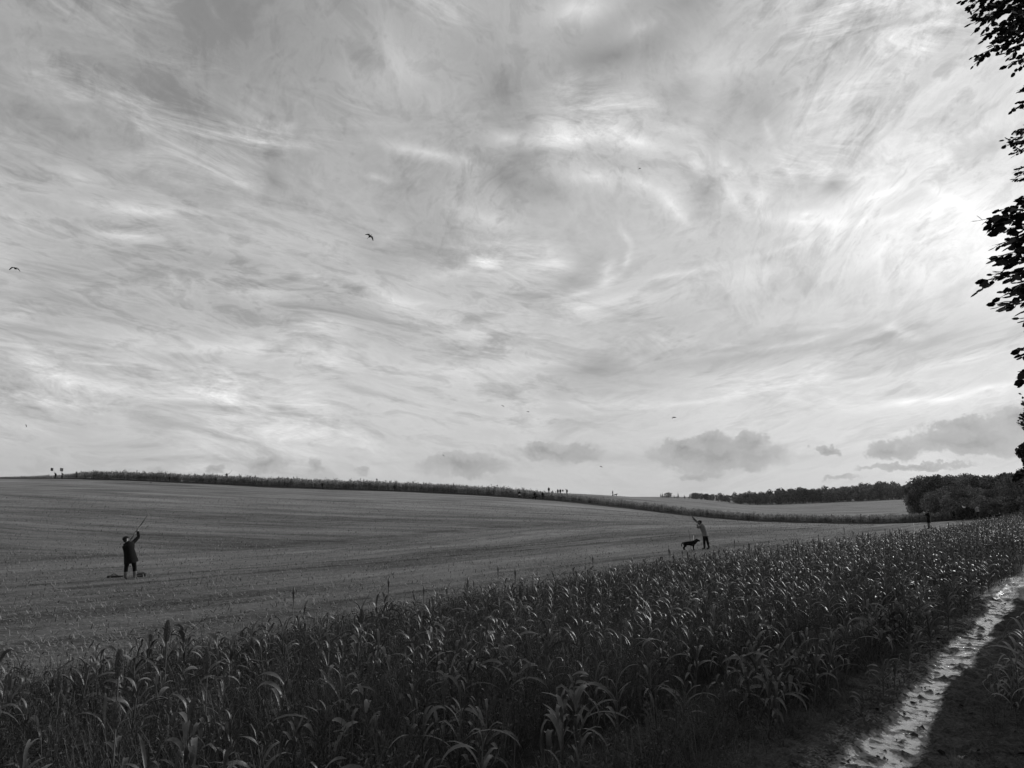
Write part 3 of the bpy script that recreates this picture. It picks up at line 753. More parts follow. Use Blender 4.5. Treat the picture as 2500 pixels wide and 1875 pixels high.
def dog(loc, rz, label, scale=1.0, mat='fur', group=None, head_up=.1):
    """body +x forward, local; black gun dog"""
    root = empty('dog', loc, rz); root.scale = (scale,) * 3; tag(root, label, 'dog', group)
    j = [((-.30, 0, .46), .175), ((-.10, 0, .44), .165), ((.10, 0, .42), .20), ((.26, 0, .46), .19),      # rump, loin, ribs, chest
         ((.38, 0, .55), .145), ((.47, 0, .60 + head_up * .5), .125), ((.59, 0, .58 + head_up * .3), .06), ((.68, 0, .555 + head_up * .2), .042),  # neck, skull, muzzle, nose
         ((-.42, 0, .48), .045), ((-.49, 0, .38), .036), ((-.50, 0, .22), .02)]                                                 # tail
    e = [(0, 1), (1, 2), (2, 3), (3, 4), (4, 5), (5, 6), (6, 7), (0, 8), (8, 9), (9, 10)]
    for s in (-1, 1):
        i = len(j)
        j += [((.25, s * .09, .38), .085), ((.23, s * .10, .24), .05), ((.25, s * .10, .05), .034), ((.29, s * .10, .02), .034)]
        e += [(3, i), (i, i + 1), (i + 1, i + 2), (i + 2, i + 3)]
        i = len(j)
        o = .03 * s
        j += [((-.30 + o, s * .09, .38), .115), ((-.24 + o, s * .10, .27), .068), ((-.37 + o, s * .10, .17), .038), ((-.34 + o, s * .10, .05), .032), ((-.30 + o, s * .10, .02), .034)]
        e += [(0, i), (i, i + 1), (i + 1, i + 2), (i + 2, i + 3), (i + 3, i + 4)]
    link('body', skin_mesh('dog_body', j, e, 2), M[mat], root)
    for s in (-1, 1):
        bm = bmesh.new(); bmesh.ops.create_uvsphere(bm, u_segments=8, v_segments=6, radius=1)
        for v in bm.verts: v.co = Vector((.465 + v.co.x * .035, s * (.082 + v.co.y * .010), .60 + head_up * .5 + v.co.z * .055))
        me = bpy.data.meshes.new('ear'); bm.to_mesh(me); bm.free()
        link('ear', me, M[mat], root)
    return root


def stick(p0, p1, r, label, mat, name='stick', cat='stick', bend=.02):
    p0 = np.array(p0, float); p1 = np.array(p1, float); dd = p1 - p0
    g = Geo(); g.tube([p0 * 0, dd * .5 + np.array([bend, 0, 0]), dd], [r, r * .85, r * .7], 6)
    o = link(name, g.mesh(name, True), M[mat]); o.location = p0; tag(o, label, cat); return o


# left gun: seen from behind, leaning back, gun up to the right
lx, ly, lz = at(331, 37.2)
yaw = -math.atan2(lx, ly)
poseL = dict(pelvis=(-.05, .0, .88), waist=(-.09, -.01, 1.06), chest=(-.15, -.03, 1.30), neck=(-.22, -.03, 1.50), head=(-.265, -.02, 1.60), crown=(-.30, -.05, 1.71),
             sl=(.0, .12, 1.46), el=(.215, .25, 1.70), wl=(.17, .36, 1.93), sr=(-.27, -.12, 1.40), er=(-.28, .10, 1.24), wr=(-.13, .16, 1.52),
             hl=(.05, .06, .86), hr=(-.13, -.05, .86), kl=(.13, .10, .48), kr=(-.18, -.04, .48), al=(.165, .06, .10), ar=(-.19, -.06, .10),
             tl=(.23, .19, .04), tr=(-.13, .07, .04), face=(.55, .6, .55), hemx=.03, hemy=.02)
person('person', (lx, ly, lz), poseL, 'man in a dark coat alone on the stubble, leaning back to aim a shotgun', dict(coat='cloth_black', legs='cloth_black', boots='rubber', hat='cloth_dark'), yaw, fingers=True, skirt=.20, lod=2, bulk=1.14)
Rz = Matrix.Rotation(yaw, 3, 'Z')
def loc_l(p): return tuple(Vector((lx, ly, lz)) + Rz @ Vector(p))
shotgun(loc_l((-.10, .10, 1.60)), loc_l((.50, .54, 2.56)), 'shotgun raised steeply to the right by the man alone on the stubble')

# right gun with his dog
rx, ry, rz_ = at(1719, 51.4)
yr = -math.atan2(rx, ry)
poseR = dict(pelvis=(-.02, 0, .88), waist=(-.05, 0, 1.05), chest=(-.14, 0, 1.30), neck=(-.24, 0, 1.50), head=(-.30, .0, 1.61), crown=(-.29, 0, 1.72),
             sl=(-.20, -.15, 1.46), el=(-.44, -.16, 1.29), wl=(-.45, -.08, 1.52), sr=(-.22, .15, 1.48), er=(-.48, .12, 1.66), wr=(-.70, .04, 1.86),
             hl=(-.05, -.10, .86), hr=(.02, .10, .86), kl=(-.08, -.10, .48), kr=(.12, .08, .46), al=(-.07, -.10, .09), ar=(.20, .08, .09),
             tl=(-.22, -.10, .04), tr=(.06, .08, .04), face=(-.85, 0, .45))
person('person', (rx, ry, rz_), poseR, 'man in a grey jacket beside a black dog, aiming a shotgun up left', dict(coat='cloth_mid', legs='cloth_dark', boots='boot_dark', hat='cloth_black'), yr, fingers=True, skirt=.06, lod=2, bulk=1.08)
Rr = Matrix.Rotation(yr, 3, 'Z')
def loc_r(p): return tuple(Vector((rx, ry, rz_)) + Rr @ Vector(p))
shotgun(loc_r((-.30, -.02, 1.53)), loc_r((-1.10, -.02, 2.34)), 'shotgun aimed up to the left by the man in the grey jacket')
dx, dy, dz = at(1680, 50.6)
dog((dx, dy, dz), -math.atan2(dx, dy), 'black gun dog standing side on beside the man in the grey jacket', .95)
sx, sy, sz = at(1683, 51.9)
stick((sx, sy, sz - .1), (sx - .10, sy, sz + 1.16), .014, 'thin dark upright stick standing behind the black dog', 'stick')
qx, qy, qz = at(1689, 52.8)
stick((qx, qy, qz - .05), (qx + .03, qy, qz + .78), .022, 'short pale peg just behind the head of the black dog', 'white_paint', 'peg', 'peg')

# things lying by the left gun
def gun_slip(px0, px1, dist, r, label, name, cat, mat='leather'):
    a = np.array(at(px0, dist)); b = np.array(at(px1, dist + .15)); a[2] += r * .8; b[2] += r * .8
    root = empty(name, tuple(a)); tag(root, label, cat)
    g = Geo(); dd = b - a
    g.tube([dd * 0, dd * .04, dd * .3, dd * .75, dd * .97, dd], [r * .5, r, r * 1.05, r * .7, r * .55, r * .3], 10)
    link('case', g.mesh('case', True), M[mat], root)
    g = Geo(); g.tube([dd * .2 + np.array([0, 0, r]), dd * .4 + np.array([0, -.05, r + .07]), dd * .62 + np.array([0, -.03, r * .7])], [.018, .018, .018], 6)
    link('strap', g.mesh('strap', True), M[mat], root)
    return root


gun_slip(274, 318, 38.2, .055, 'long dark gun slip lying flat on the stubble behind the man alone', 'gun_slip', 'gun slip')


def bag(px, dist, w, h, label):
    x, y, z = at(px, dist); root = empty('cartridge_bag', (x, y, z), -math.atan2(x, y)); tag(root, label, 'bag')
    bm = bmesh.new(); bmesh.ops.create_cube(bm, size=1)
    bmesh.ops.bevel(bm, geom=bm.edges[:], offset=.18, segments=3, affect='EDGES')
    for v in bm.verts: v.co = Vector((v.co.x * w * (1 - .2 * v.co.z), v.co.y * .26, (v.co.z + .5) * h))
    me = bpy.data.meshes.new('bag_body'); bm.to_mesh(me); bm.free(); link('bag_body', me, M['leather'], root)
    g = Geo(); g.tube([(-w * .52, -.14, h * .95), (-w * .5, -.16, h * .4), (w * .5, -.16, h * .4), (w * .52, -.14, h * .95)], [.02] * 4, 5); link('flap', g.mesh('flap', True), M['boot_dark'], root)
    g = Geo(); g.tube([(-w * .45, 0, h * .9), (-w * .3, .05, h * 1.25), (w * .2, .08, h * 1.2), (w * .45, 0, h * .9)], [.014] * 4, 5); link('strap', g.mesh('strap', True), M['leather'], root)
bag(355, 38.3, .40, .15, 'dark bag lying on the stubble just right of the boots of the man alone')

# third gun and the white marker
tx, ty, tz = at(2263, 85)
pose3 = dict(er=(.28, .03, 1.12), wr=(.22, .16, .95), el=(-.27, .10, 1.22), wl=(-.12, .22, 1.42), kl=(-.10, .02, .5), kr=(.12, .02, .5))
person('person', (tx, ty, tz), pose3, 'man in a long black coat standing left of the group by the wood', dict(coat='cloth_black', legs='cloth_mid', boots='boot_dark', skin='skin_dark', hat='cloth_mid'), .9, 1.03, skirt=.34, lod=1)
wx, wy, wz = at(2228.5, 80)
stick((wx, wy, wz - .1), (wx - .12, wy, wz + .72), .035, 'short white marker post leaning left of the man in the long black coat', 'white_paint', 'marker_post', 'post', 0)

# group by the wood
gx, gy, gz = at(2360, 117); gz += .2
person('person', (gx, gy, gz), dict(el=(-.42, .10, 1.38), wl=(-.56, .15, 1.60), wr=(.22, .2, 1.0)), 'tall person in a long dark waistcoat raising one white sleeved arm', dict(coat='cloth_black', legs='cloth_black', boots='boot_dark', skin='skin_dark'), -.45, 1.0, skirt=.45)
for i, (side) in enumerate([-1]):
    g = Geo(); Jl = [(-.19, 0, 1.42), (-.42, .10, 1.38), (-.54, .14, 1.57)]
    g.tube(Jl, [.10, .085, .06], 8)
    par = [o for o in bpy.data.objects if o.get('label', '').startswith('tall person')][0]
    o = link('shirt_sleeve', g.mesh('shirt_sleeve', True), M['cloth_white'], par); o['label'] = 'white shirt sleeve'
for (px, dist, sc, mats, pose, rz, lab, sk, hat) in [
    (2326, 116, .72, dict(coat='cloth_dark', legs='cloth_dark', boots='boot_dark', skin='skin_dark'), dict(kl=(-.14, .12, .5), al=(-.16, .10, .1)), .3, 'small person in dark clothes walking left of the group by the wood', .05, 'hood'),
    (2371.5, 116, .85, dict(coat='cloth_black', legs='cloth_dark', boots='boot_dark', skin='skin_dark'), dict(wl=(-.2, .3, 1.05)), -.6, 'person in a dark coat between the tall figure and the pale grey jacket', .1, 'hood'),
    (2384, 115, .92, dict(coat='cloth_grey', legs='cloth_black', boots='boot_dark', hat='cloth_mid', skin='skin_dark'), dict(chest=(-.03, .10, 1.28), neck=(-.04, .18, 1.45), head=(-.05, .24, 1.54), crown=(-.05, .24, 1.66), el=(-.34, .16, 1.18), er=(.32, .05, 1.12)), .8, 'stooping person in a pale grey jacket, rightmost of the group by the wood', .02, 'brim')]:
    x, y, z = at(px, dist)
    person('person', (x, y, z + .2), pose, lab, mats, rz, sc, skirt=sk, hat=hat)
x, y, z = at(2417, 108); dog((x, y, z + .25), 2.6, 'black dog half hidden in the crop right of the group by the wood', .9)
x, y, z = at(2431, 110); dog((x, y, z + .2), .5, 'dark dog deeper in the crop, rightmost beside the wood', .75)

# beaters along the ridge
BEAT = [  # px, feet y, height scale, distance, coat, label, extra
    (131, 232, 'cloth_dark', 'beater in dark clothes holding up the dark flag at the left end of the ridge', 'flagD'),
    (148, 232, 'cloth_mid', 'beater in greyish clothes holding up the pale flag at the left end of the ridge', 'flagP'),
    (183, 233, 'cloth_mid', 'beater in the tall crop, just right of the two flag carriers', None),
    (336, 229, 'cloth_black', 'beater whose head shows over the crop left of the fully visible one on the ridge', None),
    (388, 225, 'cloth_mid', 'beater almost hidden in the crop, left of the dark figure in front of it', None),
    (411, 217, 'cloth_black', 'dark beater standing in front of the crop on the left part of the ridge', None),
    (551, 218, 'cloth_black', 'beater swinging a stick above the crop on the left half of the ridge', 'stick'),
    (786, 200, 'cloth_black', 'beater with both arms held out in front of the ridge crop', 'arms'),
    (963, 191.5, 'cloth_black', 'beater standing straight in front of the crop right of the one with arms out', None),
    (1268, 179, 'cloth_black', 'walker with a white bag at the hip in front of the tall crop', 'bag'),
    (1306, 177, 'cloth_dark', 'beater beside the dark dog in front of the crop', None),
    (1325, 177, 'cloth_dark', 'beater in the crop right of the one with the dark dog', None),
    (1340, 225, 'cloth_black', 'tallest skyline figure, leftmost of the cluster where the tall crop ends', None),
    (1349, 216, 'cloth_mid', 'greyish beater low in the crop between the skyline figures', None),
    (1362, 232, 'cloth_mid', 'left one of the pair of skyline figures standing close together', None),
    (1368, 235, 'cloth_black', 'right one of the pair of skyline figures standing close together', None),
    (1384, 238, 'cloth_black', 'skyline figure with a small pale flag, rightmost of the cluster by the crop', 'flagS'),
    (1496, 262, 'cloth_black', 'lone figure with a stick walking a dog on the bare skyline', 'stickL'),
]
GRP = 'beaters walking along the ridge'
protoP = {}
def flag(p0, top, w, h, mat, label):
    root = empty('flag', tuple(p0)); tag(root, label, 'flag')
    dd = np.array(top) - np.array(p0)
    g = Geo(); g.tube([dd * 0, dd], [.02, .015], 5); link('pole', g.mesh('pole', True), M['stick'], root)
    n = 7; vs = []
    for i in range(n):
        for j in range(2):
            for s in (-.004, .004):
                vs.append((dd[0] - w * i / (n - 1), dd[1] + .06 * math.sin(i * 1.3) + s, dd[2] - .02 - j * h - .05 * math.sin(i * .9)))
    bm = bmesh.new(); V = [bm.verts.new(v) for v in vs]
    for i in range(n - 1):
        a = i * 4; b_ = a + 4
        bm.faces.new((V[a], V[b_], V[b_ + 2], V[a + 2])); bm.faces.new((V[a + 1], V[a + 3], V[b_ + 3], V[b_ + 1]))
        bm.faces.new((V[a], V[a + 1], V[b_ + 1], V[b_])); bm.faces.new((V[a + 2], V[b_ + 2], V[b_ + 3], V[a + 3]))
    bm.faces.new((V[0], V[2], V[3], V[1])); e = (n - 1) * 4; bm.faces.new((V[e], V[e + 1], V[e + 3], V[e + 2]))
    me = bpy.data.meshes.new('cloth'); bm.to_mesh(me); bm.free(); link('cloth', me, M[mat], root)
    return root


for (px, dist, coat, lab, ex) in BEAT:
    x, y, z = at(px, dist)
    yw = random.uniform(-.6, .6) + math.pi * random.choice([0, 1])
    pose = {}; sc = .9 if px < 900 else .97
    if ex in ('flagD', 'flagP', 'flagS'): pose = dict(el=(-.35, .1, 1.5), wl=(-.42, .15, 1.72))
    if ex == 'arms': pose = dict(el=(-.42, .05, 1.30), wl=(-.62, .1, 1.18), er=(.42, .05, 1.30), wr=(.62, .1, 1.16))
    if ex == 'stick': pose = dict(er=(.42, .05, 1.48), wr=(.66, .1, 1.56), el=(-.36, .0, 1.32), wl=(-.3, .1, 1.5))
    if ex == 'stickL': pose = dict(wl=(-.3, .25, 1.0), kl=(-.1, .18, .5), al=(-.12, .22, .1), kr=(.1, -.02, .5), ar=(.12, -.2, .12))
    if ex in ('arms', 'stick', 'flagD', 'flagP', 'flagS', 'bag'): yw = 0.0
    zz = z
    if px in (336, 551, 183): zz = z + .35
    if px == 551: zz = z + 1.2
    if px in (1349,): zz = z - .3
    if px == 1340: zz = z + .45
    r = person('person', (x, y, zz), pose, lab, dict(coat=coat, legs='cloth_dark', boots='boot_dark', skin='skin_dark'), yw + (1.5 if ex == 'stickL' else 0), sc, group=GRP, skirt=.1, lod=0)
    if ex == 'flagD': flag((x - .42, y + .1, zz + 1.55), (x - .75, y + .1, zz + 2.75), .65, .75, 'flag_dark', 'small dark square flag held above the left end of the ridge')
    if ex == 'flagP': flag((x - .42, y + .1, zz + 1.55), (x + .05, y + .1, zz + 2.75), .85, .85, 'flag_pale', 'pale translucent flag held above the ridge right of the dark flag')
    if ex == 'flagS': flag((x - .42, y + .1, zz + 1.2), (x - .95, y + .1, zz + 1.5), .5, .55, 'flag_pale', 'small pale flag drooping beside the rightmost skyline figure of the cluster')
    if ex == 'stick': stick((x + .66, y, zz + 1.55), (x + 1.25, y, zz + 2.45), .03, 'bent stick raised above the crop by the beater on the left half of the ridge', 'stick', bend=.18)
    if ex == 'stickL': stick((x - .25, y, zz + .95), (x - .95, y, zz + .35), .03, 'stick held low by the lone figure on the bare skyline', 'stick', bend=0)
    if ex == 'bag':
        bm = bmesh.new(); bmesh.ops.create_cube(bm, size=1); bmesh.ops.bevel(bm, geom=bm.edges[:], offset=.2, segments=2, affect='EDGES')
        for v in bm.verts: v.co = Vector((v.co.x * .50, v.co.y * .2, v.co.z * .26))
        me = bpy.data.meshes.new('game_bag'); bm.to_mesh(me); bm.free(); o = link('game_bag', me, M['cloth_white']); o.location = (x + .05, y - .27, zz + .78)
        tag(o, 'white bag worn at the hip by the walker in front of the tall crop', 'bag')
x, y, z = at(1305, 172); dog((x, y, z), .3, 'dark dog in front of the crop beside the beaters on the right of the ridge', 1.1)
x, y, z = at(1503, 262); dog((x, y, z), .2, 'dog trotting behind the lone figure on the bare skyline', 1.1)


# ---------------------------------------------------------------- birds
def bird(px, py, dist, span, label, roll=0., yaw=0., wing_up=-.35, group=None, mat='feather'):
    p = up(px, py, dist)
    root = empty('pheasant', tuple(p), -math.atan2(p[0], p[1])); root.scale = (span,) * 3
    tag(root, label, 'bird', group)
    Ro = Matrix.Rotation(roll, 3, 'Y') @ Matrix.Rotation(yaw, 3, 'Z')
    j = [((0, 0, 0), .085), ((0, .14, .01), .07), ((0, .24, .03), .03), ((0, .30, .035), .032), ((0, .36, .03), .008), ((0, -.14, 0), .05), ((0, -.30, -.01), .022), ((0, -.55, -.02), .010)]
    j = [(tuple(Ro @ Vector(a)), r) for a, r in j]
    link('body', skin_mesh('bird_body', j, [(0, 1), (1, 2), (2, 3), (3, 4), (0, 5), (5, 6), (6, 7)], 1), M[mat], root)
    for s in (-1, 1):
        pts = [(.03, .13, .02), (.03, -.10, .02), (.20, .17, .07), (.20, -.08, .06), (.36, .13, .04 + wing_up * .2), (.36, -.09, .03 + wing_up * .2), (.50, .02, wing_up * .42), (.48, -.07, wing_up * .42)]
        g = Geo()
        V = [];
        for dz in (.006, -.006):
            V += [tuple(Ro @ Vector((s * a, b, c + dz))) for a, b, c in pts]
        f = []
        for i in range(3):
            a = i * 2; f.append((a, a + 1, a + 3, a + 2)); f.append((8 + a, 8 + a + 2, 8 + a + 3, 8 + a + 1))
            f.append((a, a + 2, 8 + a + 2, 8 + a)); f.append((a + 1, 8 + a + 1, 8 + a + 3, a + 3))
        f.append((6, 7, 15, 14)); f.append((0, 8, 9, 1))
        g.add(V, f); link('wing', g.mesh('wing', True), M[mat], root)
    return root


bird(903, 577, 62, .80, 'large dark pheasant with spread wings and long tail high over the middle of the field', roll=.35, yaw=-.55, wing_up=-.4)
# tip the nearest one so that the tail hangs down
bpy.data.objects['pheasant'].rotation_euler.x = 1.05
b2 = bird(37, 655, 66, .78, 'dark bird with drooping wings at the far left edge of the sky', roll=.10, yaw=.5, wing_up=-.55); b2.rotation_euler.x = .35
GB = 'distant birds in the lower sky'
for px, py, dist, lab, rl in [(1228, 991, 210, 'tiny dark bird low in the sky, left of a paler flat one', .6), (1289, 1005, 220, 'tiny flat bird in the middle of the lower sky, right of a darker one', 0.), (1646, 1019, 150, 'small bird with spread wings over the long grey cloud', .1),
                              (1083, 1112, 240, 'tiny bird low over the crop left of the middle of the picture', .8), (64, 1039, 240, 'faint tiny bird low in the sky at the left', 1.2), (1467, 1139, 240, 'faint tiny bird just above the bare skyline', .1), (1562, 411, 230, 'tiny speck of a bird high in the swirling cloud', .1)]:
    b = bird(px, py, dist, 1.05, lab, roll=rl, yaw=random.uniform(-1, 1), group=GB); b.rotation_euler.x = random.uniform(-.2, .5)
x, y, z = at(366, 205)
o = bird(366, 1183, 205, .7, 'small dark bird crouching on the stubble below the left part of the ridge crop', wing_up=-.2); o.location = (x, y, z + .12); o.rotation_euler = (0, 0, 1.3)


# ---------------------------------------------------------------- vegetation
def leaf_ribbon(n, L, w, phi, elev, droop, h0, fold=.22, twist=0.0, r_off=.01, wav=0.0, kink=0.0, kt=.5):
    """maize-like leaf: returns verts (2 rows of halves) and quads, folded along the midrib"""
    t = np.linspace(0, 1, n + 1)
    ang = elev - droop * t ** 1.25 - kink / (1 + np.exp(-(t - kt) * 28))
    ds = L / n
    rr = np.concatenate([[0], np.cumsum(np.cos(ang[:-1]) * ds)]) + r_off
    zz = np.concatenate([[0], np.cumsum(np.sin(ang[:-1]) * ds)]) + h0
    ww = w * np.clip(np.sin(np.pi * np.clip(t, 0, 1) ** .75), .0, 1) ** .8; ww[0] = w * .45; ww[-1] = w * .02
    tw = twist * t + wav * np.sin(t * 9)
    lat = np.array([-math.sin(phi), math.cos(phi)]); rad = np.array([math.cos(phi), math.sin(phi)])
    c = np.stack([rr * rad[0], rr * rad[1], zz], -1)
    up_n = np.stack([-np.sin(ang) * rad[0], -np.sin(ang) * rad[1], np.cos(ang)], -1)
    latv = np.array([lat[0], lat[1], 0])[None] * np.cos(tw)[:, None] + up_n * np.sin(tw)[:, None]
    a = c + latv * ww[:, None] * .5 + up_n * (fold * ww)[:, None]; b = c - latv * ww[:, None] * .5 + up_n * (fold * ww)[:, None]
    V = np.stack([a, c, b], 1).reshape(-1, 3); f = []
    for i in range(n):
        k0 = i * 3
        f += [(k0, k0 + 1, k0 + 4, k0 + 3), (k0 + 1, k0 + 2, k0 + 5, k0 + 4)]
    return V, f


def maize(seed, h=1.0, nleaf=8, seg=8, Lr=(.30, .62), wr=(.030, .062), upright=0.0):
    r = np.random.default_rng(seed); fol = Geo(); st = Geo()
    lean = r.normal(size=2) * .05
    st.tube([(0, 0, -.05), (lean[0] * .5, lean[1] * .5, h * .4), (lean[0], lean[1], h * .82)], [.014, .012, .006], 6)
    ph = r.uniform(0, 6.28)
    for i in range(nleaf):
        fr = (i + .6) / nleaf
        phi = ph + i * math.pi + r.normal() * .5
        L = r.uniform(*Lr) * (1.1 - .45 * abs(fr - .5) * 2)
        top = fr > .82
        V, f = leaf_ribbon(seg, L, r.uniform(*wr) * (.8 if top else 1), phi, r.uniform(.75, 1.25) if not top else r.uniform(1.05, 1.45), r.uniform(1.6, 2.7) if not top else r.uniform(.9, 2.2), h * (.12 + .68 * fr), .20, r.normal() * .6, wav=r.uniform(0, .25), kink=(r.uniform(1.0, 2.2) if r.uniform() < .38 else 0), kt=r.uniform(.25, .6))
        V[:, 0] += lean[0] * fr; V[:, 1] += lean[1] * fr
        fol.add(V, f, float(np.clip(r.normal(.5, .3), 0, 1)))
    return st, fol


def seed_head(seed, h0, L=.20, R=.030):
    """compact grain head: hundreds of little seeds round a spindle"""
    r = np.random.default_rng(seed); g = Geo()
    n = 230
    t = (np.arange(n) + .5) / n; th = np.arange(n) * 2.39996
    rad = R * np.sin(np.pi * (t * .88 + .08)) ** .6 * r.uniform(.75, 1.15, n)
    oc = np.array([(1, 0, 0), (0, 1, 0), (-1, 0, 0), (0, -1, 0)])
    for i in range(n):
        c = np.array([rad[i] * math.cos(th[i]), rad[i] * math.sin(th[i]), h0 + L * t[i]])
        s = .0062 * r.uniform(.8, 1.3)
        V = np.concatenate([oc * s + c, [c + (0, 0, s * 1.4), c - (0, 0, s * 1.2)]])
        f = [(0, 1, 4, 4), (1, 2, 4, 4)]
        # quads: pair of facets
        V = np.array([c + (s, 0, -s), c + (0, s, -s), c + (-s, 0, -s), c + (0, -s, -s), c + (s * .5, s * .5, s), c + (-s * .5, s * .5, s), c + (-s * .5, -s * .5, s), c + (s * .5, -s * .5, s)])
        f = [(0, 1, 4, 7), (1, 2, 5, 4), (2, 3, 6, 5), (3, 0, 7, 6), (4, 5, 6, 7)]
        g.add(V, f, float(r.uniform(0, 1)))
    g.tube([(0, 0, h0 - .02), (0, 0, h0 + L * .9)], [.006, .012], 5)
    return g


maize_var = []
for s in range(10):
    st, fol = maize(100 + s, h=[.86, .95, .78, 1.0, .82, .90, .74, 1.02, .84, .92][s], nleaf=[10, 11, 9, 11, 10, 10, 9, 12, 10, 11][s])
    a = st.mesh('stalk', True); a.materials.append(M['maize_stalk']); b = fol.mesh('foliage', True); b.materials.append(M['maize_leaf'])
    maize_var.append((a, b))
sorg_var = []
for s in range(4):
    h = [.80, .88, .74, .84][s]
    st, fol = maize(200 + s, h=h * .8, nleaf=5, Lr=(.3, .5), wr=(.03, .045)); st.tube([(0, 0, h * .5), (0, 0, h)], [.007, .006], 5)
    hd = seed_head(s, h, [.19, .23, .17, .21][s], [.030, .034, .028, .026][s])
    a = st.mesh('stalk', True); a.materials.append(M['maize_stalk']); b = fol.mesh('foliage', True); b.materials.append(M['maize_leaf'])
    c = hd.mesh('seed_head', False); c.materials.append(M['seed'])
    sorg_var.append((a, b, c))


def plant(name, meshes, names, loc, rz, sc, label, cat, group):
    o = empty(name, loc, rz); o.scale = sc; tag(o, label, cat, group)
    for m_, n_ in zip(meshes, names):
        c = bpy.data.objects.new(n_, m_); COL.objects.link(c); c.parent = o
    return o


def keep_density(u, v):
    """how thick the crop stands at a place in the strip"""
    bare = 0.0
    # weedy openings with few maize plants
    openings = [(11.5, 4.6, 5.5, .75, .95), (2.5, 7.5, 3.5, 2.2, .45), (8.5, 5.4, 2.6, 1.3, .8), (16, 4.4, 6, 1.0, .95), (6.5, 8.6, 2.2, 1.3, .7), (12.5, 9.0, 3.0, .9, .55), (24, 6.5, 3, .8, .5), (3.5, 9.3, 2.5, 1.2, .6)]
    for a, b, ra, rb, s in openings:
        bare = max(bare, s * math.exp(-((u - a) / ra) ** 2 - ((v - b) / rb) ** 2))
    return 1 - bare


pts = []                                  # (u, v) of every crop plant, rows parallel to the track
rr = np.random.default_rng(8)
v0 = 4.35
while v0 < 15.9:
    u0 = -6 + rr.uniform(0, .3)
    while u0 < 125:
        lim = float(edge_v(u0)) + rr.normal() * .35
        uu, vv = u0 + rr.normal() * .08, v0 + rr.normal() * .10
        near = u0 < 30
        if vv < lim and rr.uniform() < keep_density(uu, vv) * (.72 if near else .78):
            pts.append((uu, vv))
        u0 += .27 + rr.uniform(0, .28) + (0 if near else (.12 if u0 < 60 else .35))
    v0 += .52 + rr.uniform(0, .12)
for _ in range(110):                      # stragglers in the grass between crop and rut
    uu = 9 + 34 * rr.uniform() ** 1.3; pts.append((uu, rr.uniform(3.3, 3.85)))
pts = np.array(pts)
X, Y = uv(pts[:, 0], pts[:, 1]); D = np.hypot(X, Y); Zp = H(X, Y)
PX, PY, FW = px_of(np.stack([X, Y, Zp + .9], -1))
vis = (FW > 3.2) & (PX > -260) & (PX < 2760) & (PY < 2250)
X, Y, D, Zp, PX = X[vis], Y[vis], D[vis], Zp[vis], PX[vis]
vq = X * V_[0] + Y * V_[1]
order = np.argsort(D)
nn = 0
GM = 'maize plants of the cover crop in the foreground'; GS = 'sorghum plants with seed heads in the foreground'
used = np.zeros(len(X), bool)
ns = 0
for i in order[:300]:
    sorg = (ns < 60) and vq[i] < float(edge_v(X[i] * U[0] + Y[i] * U[1])) - 2.6 and random.random() < (.24 if D[i] < 14 else .08)
    rz, s = random.uniform(0, 6.28), random.uniform(.82, 1.12) 
    loc = (float(X[i]), float(Y[i]), float(Zp[i]))
    sc = (s * random.uniform(.9, 1.1), s * random.uniform(.9, 1.1), s * random.uniform(.85, 1.1))
    if sorg:
        ns += 1
        plant('sorghum_plant', random.choice(sorg_var), ('stalk', 'foliage', 'seed_head'), loc, rz, sc, 'sorghum plant with a knobbly upright seed head among the broad leaved maize in the foreground', 'crop plant', GS)
    else:
        plant('maize_plant', random.choice(maize_var), ('stalk', 'foliage'), loc, rz, sc, 'dark maize plant with long arching leaves in the foreground cover crop left of the track', 'crop plant', GM)
    used[i] = True
rest = np.where(~used)[0]


def bulk(idx, X, Y, Z, variants, name, mat, label, smin, smax, kind='stuff', cat='crop'):
    vv, ff, tt, n = [], [], [], 0
    ch = rr.integers(0, len(variants), len(idx))
    for k_, (V, Fc, T_) in enumerate(variants):
        ii = idx[ch == k_]
        if not len(ii): continue
        sc = rr.uniform(smin, smax, len(ii))
        T3 = T_
        o, f, t = stack(V, Fc, T3, np.stack([X[ii], Y[ii], Z[ii]], -1), rr.uniform(0, 6.28, len(ii)), sc)
        tj = np.repeat(rr.normal(0, .18, len(ii)), len(V)); t = np.clip(t + tj, 0, 1)
        vv.append(o); ff.append(f + n); tt.append(t); n += len(o)
    o = link(name, np_mesh(name, np.concatenate(vv), np.concatenate(ff), True, np.concatenate(tt)), mat)
    return tag(o, label, cat, kind=kind)


def geo_arrays(g): return np.concatenate(g.v), np.concatenate(g.f), np.concatenate(g.t)


low = []
for s in range(12):
    st, fol = maize(300 + s, h=.95, nleaf=9, seg=5, Lr=(.30, .60), wr=(.035, .062))
    g = Geo(); g.v = fol.v + st.v; g.f = fol.f + [f + fol.n for f in st.f]; g.t = fol.t + st.t
    low.append(geo_arrays(g))
for s in range(1):
    g = Geo(); st, fol = maize(330 + s, h=.75, nleaf=4, seg=4, Lr=(.3, .5), wr=(.03, .05))
    g.v = fol.v + st.v; g.f = fol.f + [f + fol.n for f in st.f]; g.t = fol.t + st.t; g.n = st.n + fol.n
    g.tube([(0, 0, .6), (0, 0, .95), (0, 0, 1.06), (0, 0, 1.16)], [.006, .010, .026, .010], 6, .3)
    low.append(geo_arrays(g))
mid = rest[D[rest] < 45]; far = rest[D[rest] >= 45]
bulk(rest, X, Y, Zp, low, 'cover_crop', M['maize_leaf'], 'dense dark mass of maize and sorghum running beside the track', .78, 1.08)

